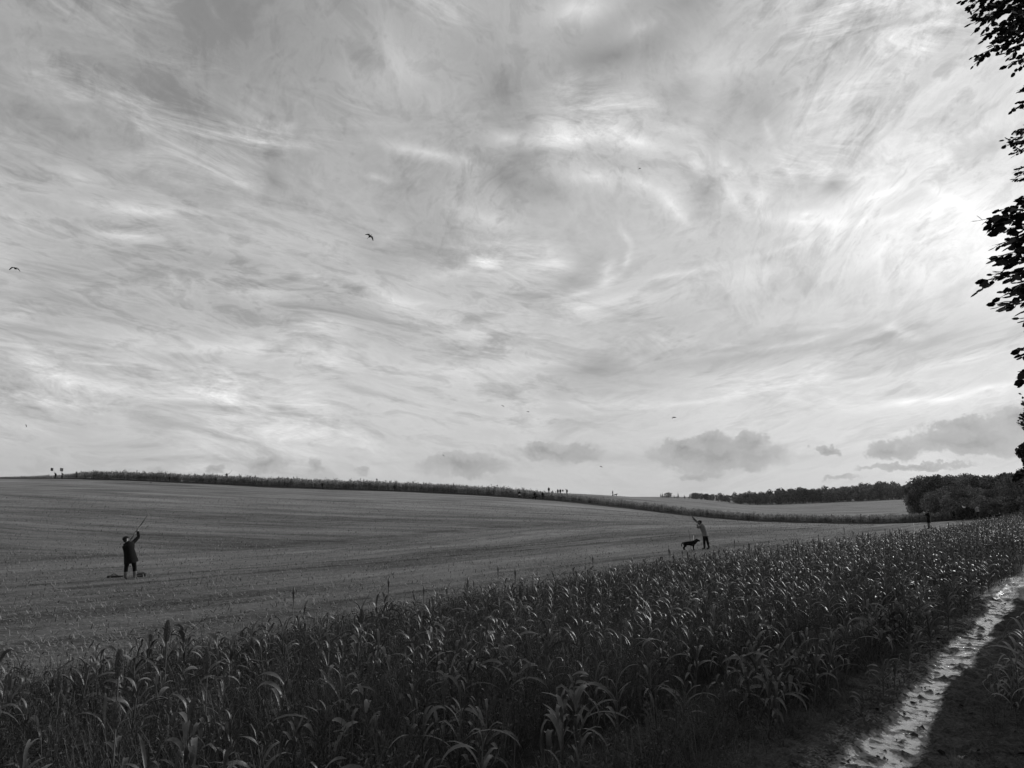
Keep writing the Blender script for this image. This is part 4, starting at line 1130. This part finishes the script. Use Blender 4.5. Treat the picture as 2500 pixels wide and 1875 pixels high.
# a few broad leaved plants on the right of the rut, paler than the crop
M['maize_pale'] = material('pale_maize_leaf', .10, .26, .5, 14, .5, .25, attr=.45, transl=.2)
pale_var = []
for s in range(4):
    st, fol = maize(250 + s, h=.95, nleaf=9, Lr=(.42, .75), wr=(.04, .07))
    a = st.mesh('stalk', True); a.materials.append(M['maize_stalk']); b = fol.mesh('foliage', True); b.materials.append(M['maize_pale']); pale_var.append((a, b))
for (px, d_, s) in [(2445, 11.9, .8), (2474, 12.4, .78), (2462, 13.2, .78), (2492, 13.9, .85), (2478, 15.2, .8), (2503, 16.4, .9), (2512, 12.4, .9), (2530, 14.5, .9), (2500, 18.3, .8), (2395, 12.2, .55), (2425, 11.6, .6), (2455, 12.9, .85), (2488, 12.0, .9), (2468, 14.2, .85), (2440, 12.2, .7), (2492, 15.0, .95)]:
    x, y, z = at(px, d_)
    plant('maize_plant', random.choice(pale_var), ('stalk', 'foliage'), (x, y, z), random.uniform(0, 6.28), (s,) * 3, 'maize plant with pale drooping leaves growing right of the wet rut', 'crop plant', 'maize plants right of the wet rut')
for (px, d_, s) in [(2125, 11.7, .7), (2185, 13.5, .75), (2222, 14.6, .8), (2292, 17.8, .9), (2250, 16.2, .8), (2150, 12.4, .6), (2330, 20.5, .9), (2070, 10.6, .5)]:
    x, y, z = at(px, d_)
    plant('maize_plant', random.choice(maize_var), ('stalk', 'foliage'), (x, y, z), random.uniform(0, 6.28), (s,) * 3, 'stray maize plant standing in the grass between the crop and the wet rut', 'crop plant', 'stray maize plants left of the wet rut')


# fine weeds and grasses filling the crop
def weed_variant(seed, kind):
    r = np.random.default_rng(seed); g = Geo()
    if kind == 0:                      # tuft of grass blades
        for _ in range(16):
            V, f = leaf_ribbon(3, r.uniform(.35, .85), r.uniform(.004, .008), r.uniform(0, 6.28), r.uniform(1.05, 1.5), r.uniform(.2, 1.3), 0, 0, 0, r.uniform(0, .10))
            V = V.reshape(-1, 3, 3)[:, [0, 2]].reshape(-1, 3); n_ = len(V) // 2
            f = [(2 * i, 2 * i + 1, 2 * i + 3, 2 * i + 2) for i in range(n_ - 1)]
            g.add(V, f, float(r.uniform(0, 1)))
    else:                              # branching weed with tiny leaves
        for _ in range(4):
            phi = r.uniform(0, 6.28); e = r.uniform(1.1, 1.5); L = r.uniform(.4, .8)
            dirv = np.array([math.cos(phi) * math.cos(e), math.sin(phi) * math.cos(e), math.sin(e)])
            side = np.array([-math.sin(phi), math.cos(phi), 0]) * .003
            g.add([dirv * 0 + side, dirv * 0 - side, dirv * L - side, dirv * L + side], [(0, 1, 2, 3)], .5)
            for k_ in range(16):
                c = dirv * L * r.uniform(.3, 1.0); dv = r.normal(size=3); dv /= np.linalg.norm(dv); e2 = np.cross(dv, r.normal(size=3)); e2 /= np.linalg.norm(e2)
                l_ = r.uniform(.025, .06); w_ = l_ * .16
                c2 = c + dv * r.uniform(0, .05)
                g.add([c2, c2 + dv * l_ * .5 + e2 * w_, c2 + dv * l_, c2 + dv * l_ * .5 - e2 * w_], [(0, 1, 2, 3)], float(r.uniform(0, 1)))
    return geo_arrays(g)


wv_ = [weed_variant(s, s % 2) for s in range(8)]
def scatter(n, u0, u1, v0_, v1_, pw=1.0):
    u = u0 + (u1 - u0) * rr.uniform(0, 1, n) ** pw; v = rr.uniform(v0_, v1_, n); return u, v
u1_, v1_ = scatter(19000, -4, 32, 3.25, 15.0, 1.25)
k1 = (v1_ < edge_v(u1_) + .2) & (rr.uniform(0, 1, len(u1_)) < np.clip((v1_ - 3.1) / .8, .15, 1))
k1 &= (v1_ > 4.95 + .25 * np.sin(u1_ * 1.9)) | ((v1_ < 4.0) & (rr.uniform(0, 1, len(u1_)) < .35 + .6 * (np.sin(u1_ * 1.3) * np.sin(u1_ * .47 + v1_ * 3) > -.1)))
x_, y_ = uv(u1_[k1], v1_[k1]); d_ = np.hypot(x_, y_)
px_, py_, fw_ = px_of(np.stack([x_, y_, H(x_, y_) + .4], -1))
kk = (fw_ > 3.5) & (px_ > -250) & (px_ < 2700) & (py_ < 2200)
x_, y_ = x_[kk], y_[kk]
bulk(np.arange(len(x_)), x_, y_, H(x_, y_), wv_, 'weeds', M['weed'], 'fine dark weeds and grasses filling the gaps of the cover crop', .6, 1.12, cat='undergrowth')
# low grass beside the rut and on the right
u1_, v1_ = scatter(20000, 5, 34, -1.2, 4.4, 1.3)
off = np.abs(v1_ - rut_v(u1_) - .1)
dens = np.clip((off - .55) / .9, 0, 1) * np.where(v1_ < 2, .35 * sstep((u1_ - 8) / 5) + .18, 1)
k1 = rr.uniform(0, 1, len(u1_)) < dens
x_, y_ = uv(u1_[k1], v1_[k1])
bulk(np.arange(len(x_)), x_, y_, H(x_, y_) + .02, [(a * np.array([1, 1, .62]), b, c) for a, b, c in wv_], 'verge_grass', M['weed'], 'short trampled grass along both sides of the wet rut', .35, .8, cat='grass')

# straw and stubble on the open field, thinning with distance
def straw_mesh():
    n = 240000
    d_ = 13 + 125 * rr.uniform(0, 1, n) ** 1.35; az = np.radians(rr.uniform(-36, 24, n))
    x = d_ * np.sin(az); y = d_ * np.cos(az); v = x * V_[0] + y * V_[1]; u = x * U[0] + y * U[1]
    patch = .5 + .5 * np.sin(v * .9 + 1.5 * np.sin(u * .13)) * np.sin(x * .09 + y * .31)
    k = (v > edge_v(u) + .3) & (rr.uniform(0, 1, n) < .35 + .65 * patch)
    x, y = x[k], y[k]; n = len(x); z = H(x, y)
    ph = rr.normal(-.1, .7, n) + np.pi * rr.integers(0, 2, n); el_ = rr.uniform(0, 1, n) ** 3.5 * 1.3; L = rr.uniform(.04, .15, n); w = rr.uniform(.005, .011, n) * (1 + np.hypot(x, y) / 60)
    a = np.stack([np.cos(ph) * np.cos(el_), np.sin(ph) * np.cos(el_), np.sin(el_)], -1) * L[:, None]
    s = np.stack([-np.sin(ph), np.cos(ph), np.zeros(n)], -1) * w[:, None]
    b = np.stack([x, y, z + .02], -1)
    V = np.stack([b - s, b + s, b + a + s * .6, b + a - s * .6], 1).reshape(-1, 3)
    f = np.arange(n * 4).reshape(-1, 4)
    t = np.repeat(np.clip(rr.normal(.55, .3, n), 0, 1), 4)
    o = link('stubble', np_mesh('stubble', V, f, False, t), M['straw']); tag(o, 'pale scattered straw and cut stubble on the open field', 'stubble', kind='stuff')
straw_mesh()

# the tall crop on the ridge and along the valley
def far_crop():
    pxs = []; n = 14000
    px = rr.uniform(-60, 2560, n); dep = rr.uniform(0, 1, n) ** 1.4
    D1 = np.interp(px, [-300, 0, 150, 300, 600, 900, 1200, 1386, 1500, 1600, 1700, 1823, 1950, 2130, 2240, 2600], [240, 240, 236, 225, 210, 197, 185, 172, 165, 158, 152, 145, 138, 130, 125, 122])
    deep = np.interp(px, [0, 200, 1200, 1400, 1800, 2560], [6, 14, 16, 9, 9, 9])
    d_ = D1 + .8 + dep * deep
    a = (px - 1250) / F / math.cos(PITCH); n_ = np.hypot(a, 1)
    x = a / n_ * d_; y = d_ / n_; z = H(x, y)
    h = np.interp(px, [-60, 20, 90, 165, 250, 1000, 1250, 1400, 1700, 2130, 2560], [.1, .3, .5, .85, 1.9, 1.95, 1.75, 1.25, 1.2, 1.1, .9])
    clump = .92 + .05 * np.sin(px * .05) * np.sin(px * .013 + 2)
    sc = h * 1.17 * rr.uniform(.62, 1.15, n) * clump * np.where(rr.uniform(0, 1, n) < .05, 1.22, 1)
    keep = (rr.uniform(0, 1, n) < np.interp(px, [-60, 20, 100, 180], [.1, .5, .85, 1]))
    vs, fs, ts, c0 = [], [], [], 0
    variants = []
    for s in range(6):
        st, fol = maize(400 + s, h=1.0, nleaf=7, seg=3, Lr=(.25, .5), wr=(.07, .12)); g = Geo(); g.v = fol.v + st.v; g.f = fol.f + [f + fol.n for f in st.f]; g.t = fol.t + st.t
        variants.append(geo_arrays(g))
    ch = rr.integers(0, 6, n)
    for k_, (V, Fc, T_) in enumerate(variants):
        ii = np.where(keep & (ch == k_))[0]
        o, f, t = stack(V, Fc, T_, np.stack([x[ii], y[ii], z[ii]], -1), rr.uniform(0, 6.28, len(ii)), sc[ii])
        t = np.clip(t + np.repeat(rr.normal(0, .3, len(ii)), len(V)), 0, 1)
        vs.append(o); fs.append(f + c0); ts.append(t); c0 += len(o)
    o = link('ridge_crop', np_mesh('ridge_crop', np.concatenate(vs), np.concatenate(fs), True, np.concatenate(ts)), M['crop_far'])
    tag(o, 'long band of tall standing crop along the ridge and down into the valley', 'crop', kind='stuff')
    # dark margin strip laid along its foot
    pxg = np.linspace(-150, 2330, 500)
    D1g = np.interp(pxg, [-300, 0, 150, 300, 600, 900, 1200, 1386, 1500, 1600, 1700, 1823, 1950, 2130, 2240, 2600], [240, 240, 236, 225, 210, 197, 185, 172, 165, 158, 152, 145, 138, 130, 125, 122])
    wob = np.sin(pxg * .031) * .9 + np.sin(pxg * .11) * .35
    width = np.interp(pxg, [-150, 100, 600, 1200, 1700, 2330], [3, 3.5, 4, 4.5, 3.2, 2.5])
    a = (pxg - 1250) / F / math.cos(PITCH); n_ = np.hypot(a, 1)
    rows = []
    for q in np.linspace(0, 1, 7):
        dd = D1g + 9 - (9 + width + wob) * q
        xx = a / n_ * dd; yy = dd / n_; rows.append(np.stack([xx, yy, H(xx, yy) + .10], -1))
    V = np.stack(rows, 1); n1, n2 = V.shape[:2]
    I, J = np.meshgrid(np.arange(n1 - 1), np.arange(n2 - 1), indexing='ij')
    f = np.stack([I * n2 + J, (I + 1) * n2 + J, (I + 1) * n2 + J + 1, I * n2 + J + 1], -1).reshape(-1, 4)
    o = link('dark_margin', np_mesh('dark_margin', V.reshape(-1, 3), f, True), material('dark_ground', .015, .05, .95, .5, .1, .5)); tag(o, kind='structure')
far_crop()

# ---------------------------------------------------------------- trees
def crown_leaves(g, lobes, n, size, r, flat=.6, prune=None):
    cs = np.array([l[0] for l in lobes]); rs = np.array([l[1] for l in lobes])
    w = rs ** 2; w = w / w.sum(); idx = r.choice(len(lobes), n, p=w)
    dv = r.normal(size=(n, 3)); dv /= np.linalg.norm(dv, axis=1)[:, None]
    rad = rs[idx] * r.uniform(.45, 1.0, n) ** .6 * (1 + .10 * r.normal(size=n))
    c = cs[idx] + dv * rad[:, None] * np.array([1, 1, .8])
    nrm = dv + r.normal(size=(n, 3)) * .8; nrm /= np.linalg.norm(nrm, axis=1)[:, None]
    e1 = np.cross(nrm, r.normal(size=(n, 3))); e1 /= np.linalg.norm(e1, axis=1)[:, None]; e2 = np.cross(nrm, e1)
    s = size * r.uniform(.6, 1.4, n)[:, None]
    t = np.repeat(np.clip(r.normal(.5, .28, n), 0, 1), 4)
    V = np.stack([c - e1 * s, c - e2 * s * flat, c + e1 * s, c + e2 * s * flat], 1)
    if prune is not None:
        k_ = prune(V.reshape(-1, 3)).reshape(-1, 4).all(1); V = V[k_]; t = t.reshape(-1, 4)[k_].ravel()
    g.add(V.reshape(-1, 3), np.arange(len(V) * 4).reshape(-1, 4), t)


def tree_mesh(seed, h, w, n, size, kind='broad'):
    r = np.random.default_rng(seed); tr = Geo(); cr = Geo()
    if kind == 'conifer':
        tr.tube([(0, 0, -.3), (0, 0, h)], [h * .02, h * .004], 6)
        lob = [((r.normal() * w * .08, r.normal() * w * .08, h * (.12 + .85 * t)), max(.3, w * .5 * (1 - t) ** .8)) for t in np.linspace(0, 1, 12)]
        crown_leaves(cr, lob, n, size, r)
        return tr, cr
    tr.tube([(0, 0, -.3), (r.normal() * .1, 0, h * .25), (r.normal() * .2, r.normal() * .2, h * .55), (r.normal() * .3, r.normal() * .3, h * .85)], [h * .03, h * .024, h * .016, h * .005], 7)
    lob = []
    nl = 13
    for i in range(nl):
        th = i * 2.4 + r.normal() * .3; fr = (i + .5) / nl
        rad = w * .33 * math.sqrt(max(.05, 1 - (2 * fr - .95) ** 2)) * r.uniform(.8, 1.15)
        zc = h * (.14 + .72 * fr)
        c = (math.cos(th) * rad, math.sin(th) * rad, zc); lob.append((c, w * r.uniform(.13, .24)))
        tr.tube([(0, 0, zc * .6), (c[0] * .5, c[1] * .5, zc * .85), c], [h * .012, h * .008, h * .003], 5)
    crown_leaves(cr, lob, n, size, r)
    return tr, cr


def tree_proto(seed, h, w, n, size, kind='broad'):
    a, b = tree_mesh(seed, h, w, n, size, kind)
    ma = a.mesh('trunk', True); ma.materials.append(M['bark']); mb = b.mesh('crown'); mb.materials.append(M['leaf_wood'])
    return ma, mb


def put_tree(name, pr, x, y, s, label, group, sz=None, z=None):
    o = empty(name, (x, y, (h1(x, y) if z is None else z)), random.uniform(0, 6.28)); o.scale = (s, s, sz or s)
    tag(o, label, 'tree', group)
    for m_, n_ in zip(pr, ('trunk', 'crown')):
        c = bpy.data.objects.new(n_, m_); COL.objects.link(c); c.parent = o
    return o


farp = [tree_proto(500 + i, 12, 12, 900, .55) for i in range(5)]
conp = [tree_proto(520 + i, 12, 4.5, 420, .42, 'conifer') for i in range(3)]
nearp = [tree_proto(540 + i, 8, 8.5, 5200, .20) for i in range(5)]
# wood beyond the far field: top line from the photograph's silhouette
TOPX = [1590, 1640, 1700, 1760, 1830, 1880, 1920, 1960, 2000, 2060, 2110, 2160, 2200, 2240, 2330, 2420]
TOPY = [1214, 1212, 1210, 1207, 1203, 1199, 1196, 1192, 1191, 1191, 1184, 1176, 1181, 1180, 1185, 1185]
px = 1600
GF = 'broadleaved trees of the far wood'; GC = 'small dark conifers at the left end of the far wood'
while px < 2330:
    for row in range(3):
        dist = np.interp(px, [1600, 1823, 1950, 2330], [600, 470, 470, 455]) + row * 16 + random.uniform(-5, 5)
        x, y, z = at(px + random.uniform(-6, 6), dist)
        ty = np.interp(px, TOPX, TOPY) + random.uniform(-5, 6) - (0 if row else -3)
        zt = slope(px, ty) * dist + ZC
        hh = max(4.0, zt - z)
        if px < 1720 and random.random() < .45: continue
        if random.random() < np.interp(px, [1650, 1700, 1800, 1880], [.75, .55, .45, 0]):
            s = hh / 12 * random.uniform(.4, 1.3)
            put_tree('conifer', random.choice(conp), x, y, s * 1.1, 'small dark conifer at the left end of the far wood', GC, sz=s)
        else:
            put_tree('broadleaf_tree', random.choice(farp), x, y, max(.5, hh / 13) * random.uniform(.8, 1.2), 'dark round crowned tree in the far wood beyond the pale field', GF, sz=hh / 11.5)
    px += random.uniform(11, 17) if px > 1800 else random.uniform(8, 13)

# nearer wood on the right
GN = 'dark trees of the nearer wood on the right'
NTX = [2222, 2245, 2270, 2330, 2400, 2450, 2500, 2600]; NTY = [1186, 1168, 1164, 1166, 1166, 1155, 1150, 1145]
px = 2246
while px < 2640:
    for row in range(4):
        dist = [138, 150, 165, 185][row] - (px - 2240) * .10 + random.uniform(-2, 2)
        if px < 2290 and row == 0: dist += 10
        x, y, z = at(px + random.uniform(-8, 8) + row * 5, dist)
        ty = np.interp(px, NTX, NTY) + random.uniform(-7, 8)
        if row == 0: ty += np.interp(px, [2240, 2330, 2400, 2480], [25, 32, 52, 60])
        elif row == 1: ty += np.interp(px, [2240, 2330, 2400, 2480], [6, 16, 26, 30])
        zt = slope(px, ty) * dist + ZC; hh = max(2.5, zt - z)
        wsc = min(max(hh / 8.3, .5), 1.05) * random.uniform(.75, 1.1)
        lab = ['low dark bush at the foot of the nearer wood on the right', 'dark rounded tree in the middle of the nearer wood on the right', 'dark tree standing at the top of the nearer wood on the right', 'dark tree at the back of the nearer wood on the right'][row]
        put_tree('broadleaf_tree', random.choice(nearp), x, y, wsc, lab, ['low bushes at the foot of the nearer wood', 'middle trees of the nearer wood', 'top trees of the nearer wood', 'back trees of the nearer wood'][row], sz=hh / 7.7)
    px += random.uniform(17, 24)


# beeches beside the track, right of the picture; their boughs reach into it
def beech_leaf(L=.075):
    w = L * .36
    return np.array([(0, 0, 0), (L * .30, w, .004), (L * .72, w * .85, .002), (L, 0, -.004), (L * .72, -w * .85, .002), (L * .30, -w, .004), (L * .5, 0, -.006)]), [(0, 6, 2, 1), (6, 3, 2, 2), (0, 5, 4, 6), (6, 4, 3, 3)]


def spray(fol, tw, a, b, r, n_side=8, side=.34, L=.075, dense=1.0):
    """a bough tip from a to b with alternate side twigs and flat two-ranked leaves"""
    a = np.array(a, float); b = np.array(b, float); ax = b - a; LL = np.linalg.norm(ax); ax /= LL
    mid_ = (a + b) / 2 + np.array([0, 0, .06 * LL])
    def pt(t): return (1 - t) ** 2 * a + 2 * t * (1 - t) * mid_ + t * t * b
    tw.tube([pt(t) for t in (0, .25, .5, .75, 1)], [.010, .008, .006, .004, .002], 5)
    sidev = np.cross(ax, [0, 0, 1.0]); sidev /= np.linalg.norm(sidev)
    segs = [(pt(.35), pt(1.0))]
    for i in range(n_side):
        t = .08 + .86 * (i + r.uniform(-.2, .2)) / n_side; p = pt(np.clip(t, 0, 1)); sg = 1 if i % 2 else -1
        dv = ax * .75 + sidev * sg * r.uniform(.25, .9) + np.array([0, 0, r.uniform(-.55, .35)]); dv /= np.linalg.norm(dv)
        l_ = side * (1.15 - .6 * t) * r.uniform(.6, 1.2); q = p + dv * l_
        tw.tube([p, (p + q) / 2 + np.array([0, 0, .01]), q], [.004, .003, .0015], 4); segs.append((p, q))
    V0, F0 = beech_leaf(1.0)
    for p, q in segs:
        dv = q - p; ln = np.linalg.norm(dv); dv /= ln; nl = max(3, int(ln / .034 * dense))
        for i in range(nl):
            c = p + dv * ln * (i + .6) / nl; sg = 1 if i % 2 else -1
            s2 = np.cross(dv, [0, 0, 1.0]); s2 /= (np.linalg.norm(s2) + 1e-9)
            ld = dv * .75 + s2 * sg * .75 + r.normal(size=3) * .28 + np.array([0, 0, -.15])
            if i == nl - 1: ld = dv
            ld /= np.linalg.norm(ld); up_ = np.array([0, 0, 1.0]) + r.normal(size=3) * .45
            e2 = np.cross(up_, ld); e2 /= np.linalg.norm(e2); e3 = np.cross(ld, e2)
            s = L * r.uniform(.65, 1.2)
            W = (V0[:, 0:1] * ld + V0[:, 1:2] * e2 + V0[:, 2:3] * e3) * s + c
            fol.add(W, F0, float(r.uniform(0, 1)))


def fix_tris(g):
    """split the collected leaf faces (some marked as triangles by a repeated corner) into one mesh"""
    V = np.concatenate(g.v); Fc = np.concatenate(g.f); T_ = np.concatenate(g.t)
    tri = Fc[:, 2] == Fc[:, 3]
    q = Fc[~tri]; t3 = Fc[tri][:, :3]
    allt = np.concatenate([q[:, [0, 1, 2]], q[:, [0, 2, 3]], t3])
    return np_mesh('crown', V, allt, False, T_)


def near_beech():
    r = np.random.default_rng(77)
    bx, by = uv(14.5, -3.4); bz = h1(bx, by)
    root = empty('beech_tree', (bx, by, bz)); tag(root, 'large beech beside the track whose leafy boughs hang into the right edge of the picture', 'tree')
    B = np.array([bx, by, bz])
    tw = Geo(); fol = Geo(); tk = Geo()
    tk.tube([(0, 0, -.3), (.05, 0, 1.5), (-.1, .1, 4), (-.1, -.1, 7), (.1, 0, 10.5)], [.38, .30, .24, .17, .05], 12)
    specs = []   # tip px, py, dist, root px, py
    for px, py, px2, py2 in [(2372, 142, 2600, 60), (2405, 85, 2640, 30), (2368, 60, 2620, -30), (2345, 5, 2600, -60), (2380, 25, 2640, -40), (2460, 160, 2680, 80), (2420, 110, 2640, 10), (2440, 60, 2680, -40),
                             (2395, -5, 2620, -110), (2430, 20, 2660, -80), (2470, 100, 2700, 20), (2390, 45, 2600, 0), (2450, 130, 2660, 60), (2480, 40, 2700, -60), (2420, -30, 2640, -130), (2365, 15, 2590, -90), (2400, 30, 2560, -50), (2440, 90, 2600, 10)]:
        specs.append((px, py, px2, py2, r.uniform(8.7, 10.2), .075, 9))
    for px, py, px2, py2 in [(2412, 540, 2640, 500), (2405, 551, 2600, 520), (2425, 515, 2640, 470), (2470, 490, 2680, 440), (2418, 598, 2620, 560), (2416, 628, 2640, 590), (2425, 645, 2660, 600), (2388, 686, 2640, 640), (2440, 600, 2700, 560),
                             (2436, 712, 2650, 670), (2418, 752, 2600, 715), (2446, 725, 2690, 700), (2450, 665, 2700, 620), (2455, 560, 2660, 540), (2470, 620, 2680, 580), (2470, 690, 2680, 650), (2484, 852, 2600, 835), (2481, 920, 2620, 890), (2486, 785, 2640, 770)]:
        specs.append((px + 12, py, px2 + 12, py2, r.uniform(7.1, 8.3), .078, 7))
    for px, py, px2, py2 in [(2486, 225, 2620, 190), (2488, 250, 2640, 230), (2474, 262, 2620, 300)]:
        specs.append((px, py, px2, py2, r.uniform(9.5, 10.5), .07, 5))
    for px, py, px2, py2 in [(2455, 355, 2600, 330), (2475, 325, 2600, 290), (2470, 375, 2620, 350), (2478, 350, 2620, 320), (2465, 345, 2600, 310), (2480, 412, 2640, 390), (2482, 425, 2620, 410), (2484, 440, 2620, 425)]:
        specs.append((px, py, px2, py2, r.uniform(13.5, 15), .075, 7))
    limb = []
    for (px, py, px2, py2, d_, L, n_) in specs:
        a = up(px2, py2, d_ * 1.06) - B; b = up(px, py, d_) - B
        ln = np.linalg.norm(b - a)
        bare = (px, py) == (2474, 262)
        spray(fol if not bare else Geo(), tw, a, b, r, max(4, int(ln / .085)) if not bare else 1, .30, L)
        limb.append(a)
    for a in limb:
        zt = max(1.5, a[2] - np.linalg.norm(a[:2]) * .35)
        tk.tube([(0, 0, zt), a * np.array([.5, .5, 0]) + np.array([0, 0, (zt + a[2]) / 2 + .2]), a], [.07, .04, .010], 6)
    # the body of the crown, outside the frame
    lobes = []
    for i in range(46):
        th = r.uniform(0, 6.28); rad = 4.4 * math.sqrt(r.uniform(.02, 1)); zc = r.uniform(2.6, 11)
        rad *= math.sin(math.pi * np.clip((zc - 1.0) / 11.5, .08, .95)) ** .6
        lobes.append(((math.cos(th) * rad, math.sin(th) * rad, zc), r.uniform(.8, 1.4)))
    cr = Geo()
    def prune(P):
        px, py, fw = px_of(P + B); return ~((fw > 0) & (px < 2545) & (px > -400))
    crown_leaves(cr, lobes, 26000, .085, r, .6, prune)
    tk.v += tw.v; tk.f += [f_ + tk.n for f_ in tw.f]; tk.t += tw.t; tk.n += tw.n      # the boughs grow out of the trunk
    link('trunk', tk.mesh('trunk', True), M['bark'], root)
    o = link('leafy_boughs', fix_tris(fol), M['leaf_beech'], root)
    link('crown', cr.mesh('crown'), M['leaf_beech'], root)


near_beech()


def edge_tree(px_c, dist, h, w, n, size, label, lim, seed):
    x, y, z = at(px_c, dist); r = np.random.default_rng(seed)
    root = empty('beech_tree', (x, y, z)); tag(root, label, 'tree'); B = np.array([x, y, z])
    tk = Geo(); cr = Geo()
    tk.tube([(0, 0, -.3), (0, .1, h * .3), (.1, 0, h * .6), (0, 0, h * .9)], [.35, .28, .18, .05], 10)
    lobes = []
    for i in range(44):
        th = r.uniform(0, 6.28); fr = r.uniform(0, 1); rad = w * .5 * math.sin(math.pi * (fr * .85 + .1)) ** .5 * r.uniform(.35, .85)
        c = (math.cos(th) * rad, math.sin(th) * rad, h * (.2 + .72 * fr)); lobes.append((c, w * r.uniform(.08, .14)))
        if i % 2 and px_of(np.array([c]) + B)[0][0] > lim + 60: tk.tube([(0, 0, c[2] * .7), (c[0] * .5, c[1] * .5, c[2] * .9), c], [.08, .05, .015], 5)
    def prune(P):
        px, py, fw = px_of(P + B); return ~((fw > 0) & (px < lim + 14 * np.sin(py * .09) + 8 * np.sin(py * .031)))
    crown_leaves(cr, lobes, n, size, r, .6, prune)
    link('trunk', tk.mesh('trunk', True), M['bark'], root); link('crown', cr.mesh('crown'), M['leaf_beech'], root)


edge_tree(2720, 47, 7.3, 11.5, 30000, .12, 'dark tree at the right edge whose leafy side rises above the nearer wood', 2486, 5)
edge_tree(2960, 27, 12, 10, 12000, .16, 'tall tree just outside the right edge that shades the track', 2560, 6)

# ---------------------------------------------------------------- litter on the track
def litter():
    r = np.random.default_rng(21)
    me = []
    for s in range(5):
        L = 1.0; V = []; n = 9
        th = np.linspace(0, 2 * np.pi, n, endpoint=False)
        rim = np.stack([np.cos(th) * .5 * (1 + .18 * r.normal(size=n)), np.sin(th) * .33 * (1 + .18 * r.normal(size=n)), .10 * r.normal(size=n) + .06], -1)
        bm = bmesh.new(); top = [bm.verts.new(p) for p in rim]; c = bm.verts.new((0, 0, 0)); bot = [bm.verts.new(p - np.array([0, 0, .03])) for p in rim]; c2 = bm.verts.new((0, 0, -.03))
        for i in range(n):
            j = (i + 1) % n; bm.faces.new((top[i], top[j], c)); bm.faces.new((bot[j], bot[i], c2)); bm.faces.new((top[j], top[i], bot[i], bot[j]))
        m_ = bpy.data.meshes.new('fallen_leaf'); bm.to_mesh(m_); bm.free(); m_.materials.append(M['dead_leaf']); me.append(m_)
        m2 = m_.copy(); m2.materials.clear(); m2.materials.append(M['dead_leaf_pale']); me.append(m2)
    for i in range(190):
        u = 7.5 + 16 * r.uniform() ** 1.8; v = float(rut_v(u)) + r.normal() * .42
        pale = False
        if i > 105: v = r.uniform(-.2, 1.6); u = r.uniform(8.5, 13); pale = r.uniform() < .25
        x, y = uv(u, v); z = h1(x, y)
        o = bpy.data.objects.new('fallen_leaf', me[int(r.integers(0, 5)) * 2 + (1 if pale else 0)]); COL.objects.link(o)
        s = r.uniform(.06, .14); o.scale = (s, s, s); inrut = abs(v - float(rut_v(u))) < .4
        o.location = (x, y, z + (.045 if inrut else .10)); o.rotation_euler = (r.normal() * .25, r.normal() * .25, r.uniform(0, 6.28))
        tag(o, 'pale dead leaf lying on the muddy ground right of the rut' if pale else ('dark dead leaf lying in the shining wet rut' if inrut else 'dark dead leaf on the muddy ground beside the rut'), 'leaf', 'pale fallen leaves on the mud' if pale else ('dark fallen leaves in the wet rut' if inrut else 'dark fallen leaves beside the rut'))


litter()


# ---------------------------------------------------------------- the thin autumn air over the valley
def haze():
    m = bpy.data.materials.new('thin_haze'); m.use_nodes = True; nt = m.node_tree
    for n in list(nt.nodes):
        if n.type != 'OUTPUT_MATERIAL': nt.nodes.remove(n)
    v = nt.nodes.new('ShaderNodeVolumePrincipled'); v.inputs['Color'].default_value = (.9, .9, .9, 1)
    v.inputs['Density'].default_value = .00006; v.inputs['Anisotropy'].default_value = .3
    nt.links.new(v.outputs[0], [n for n in nt.nodes if n.type == 'OUTPUT_MATERIAL'][0].inputs['Volume'])
    bm = bmesh.new(); bmesh.ops.create_cube(bm, size=1)
    for p in bm.verts: p.co = Vector((p.co.x * 6600, p.co.y * 6600, -16 + (p.co.z + .5) * 86))
    me = bpy.data.meshes.new('haze'); bm.to_mesh(me); bm.free()
    o = link('haze', me, m); tag(o, 'thin pale autumn haze', 'haze', kind='stuff')
haze()
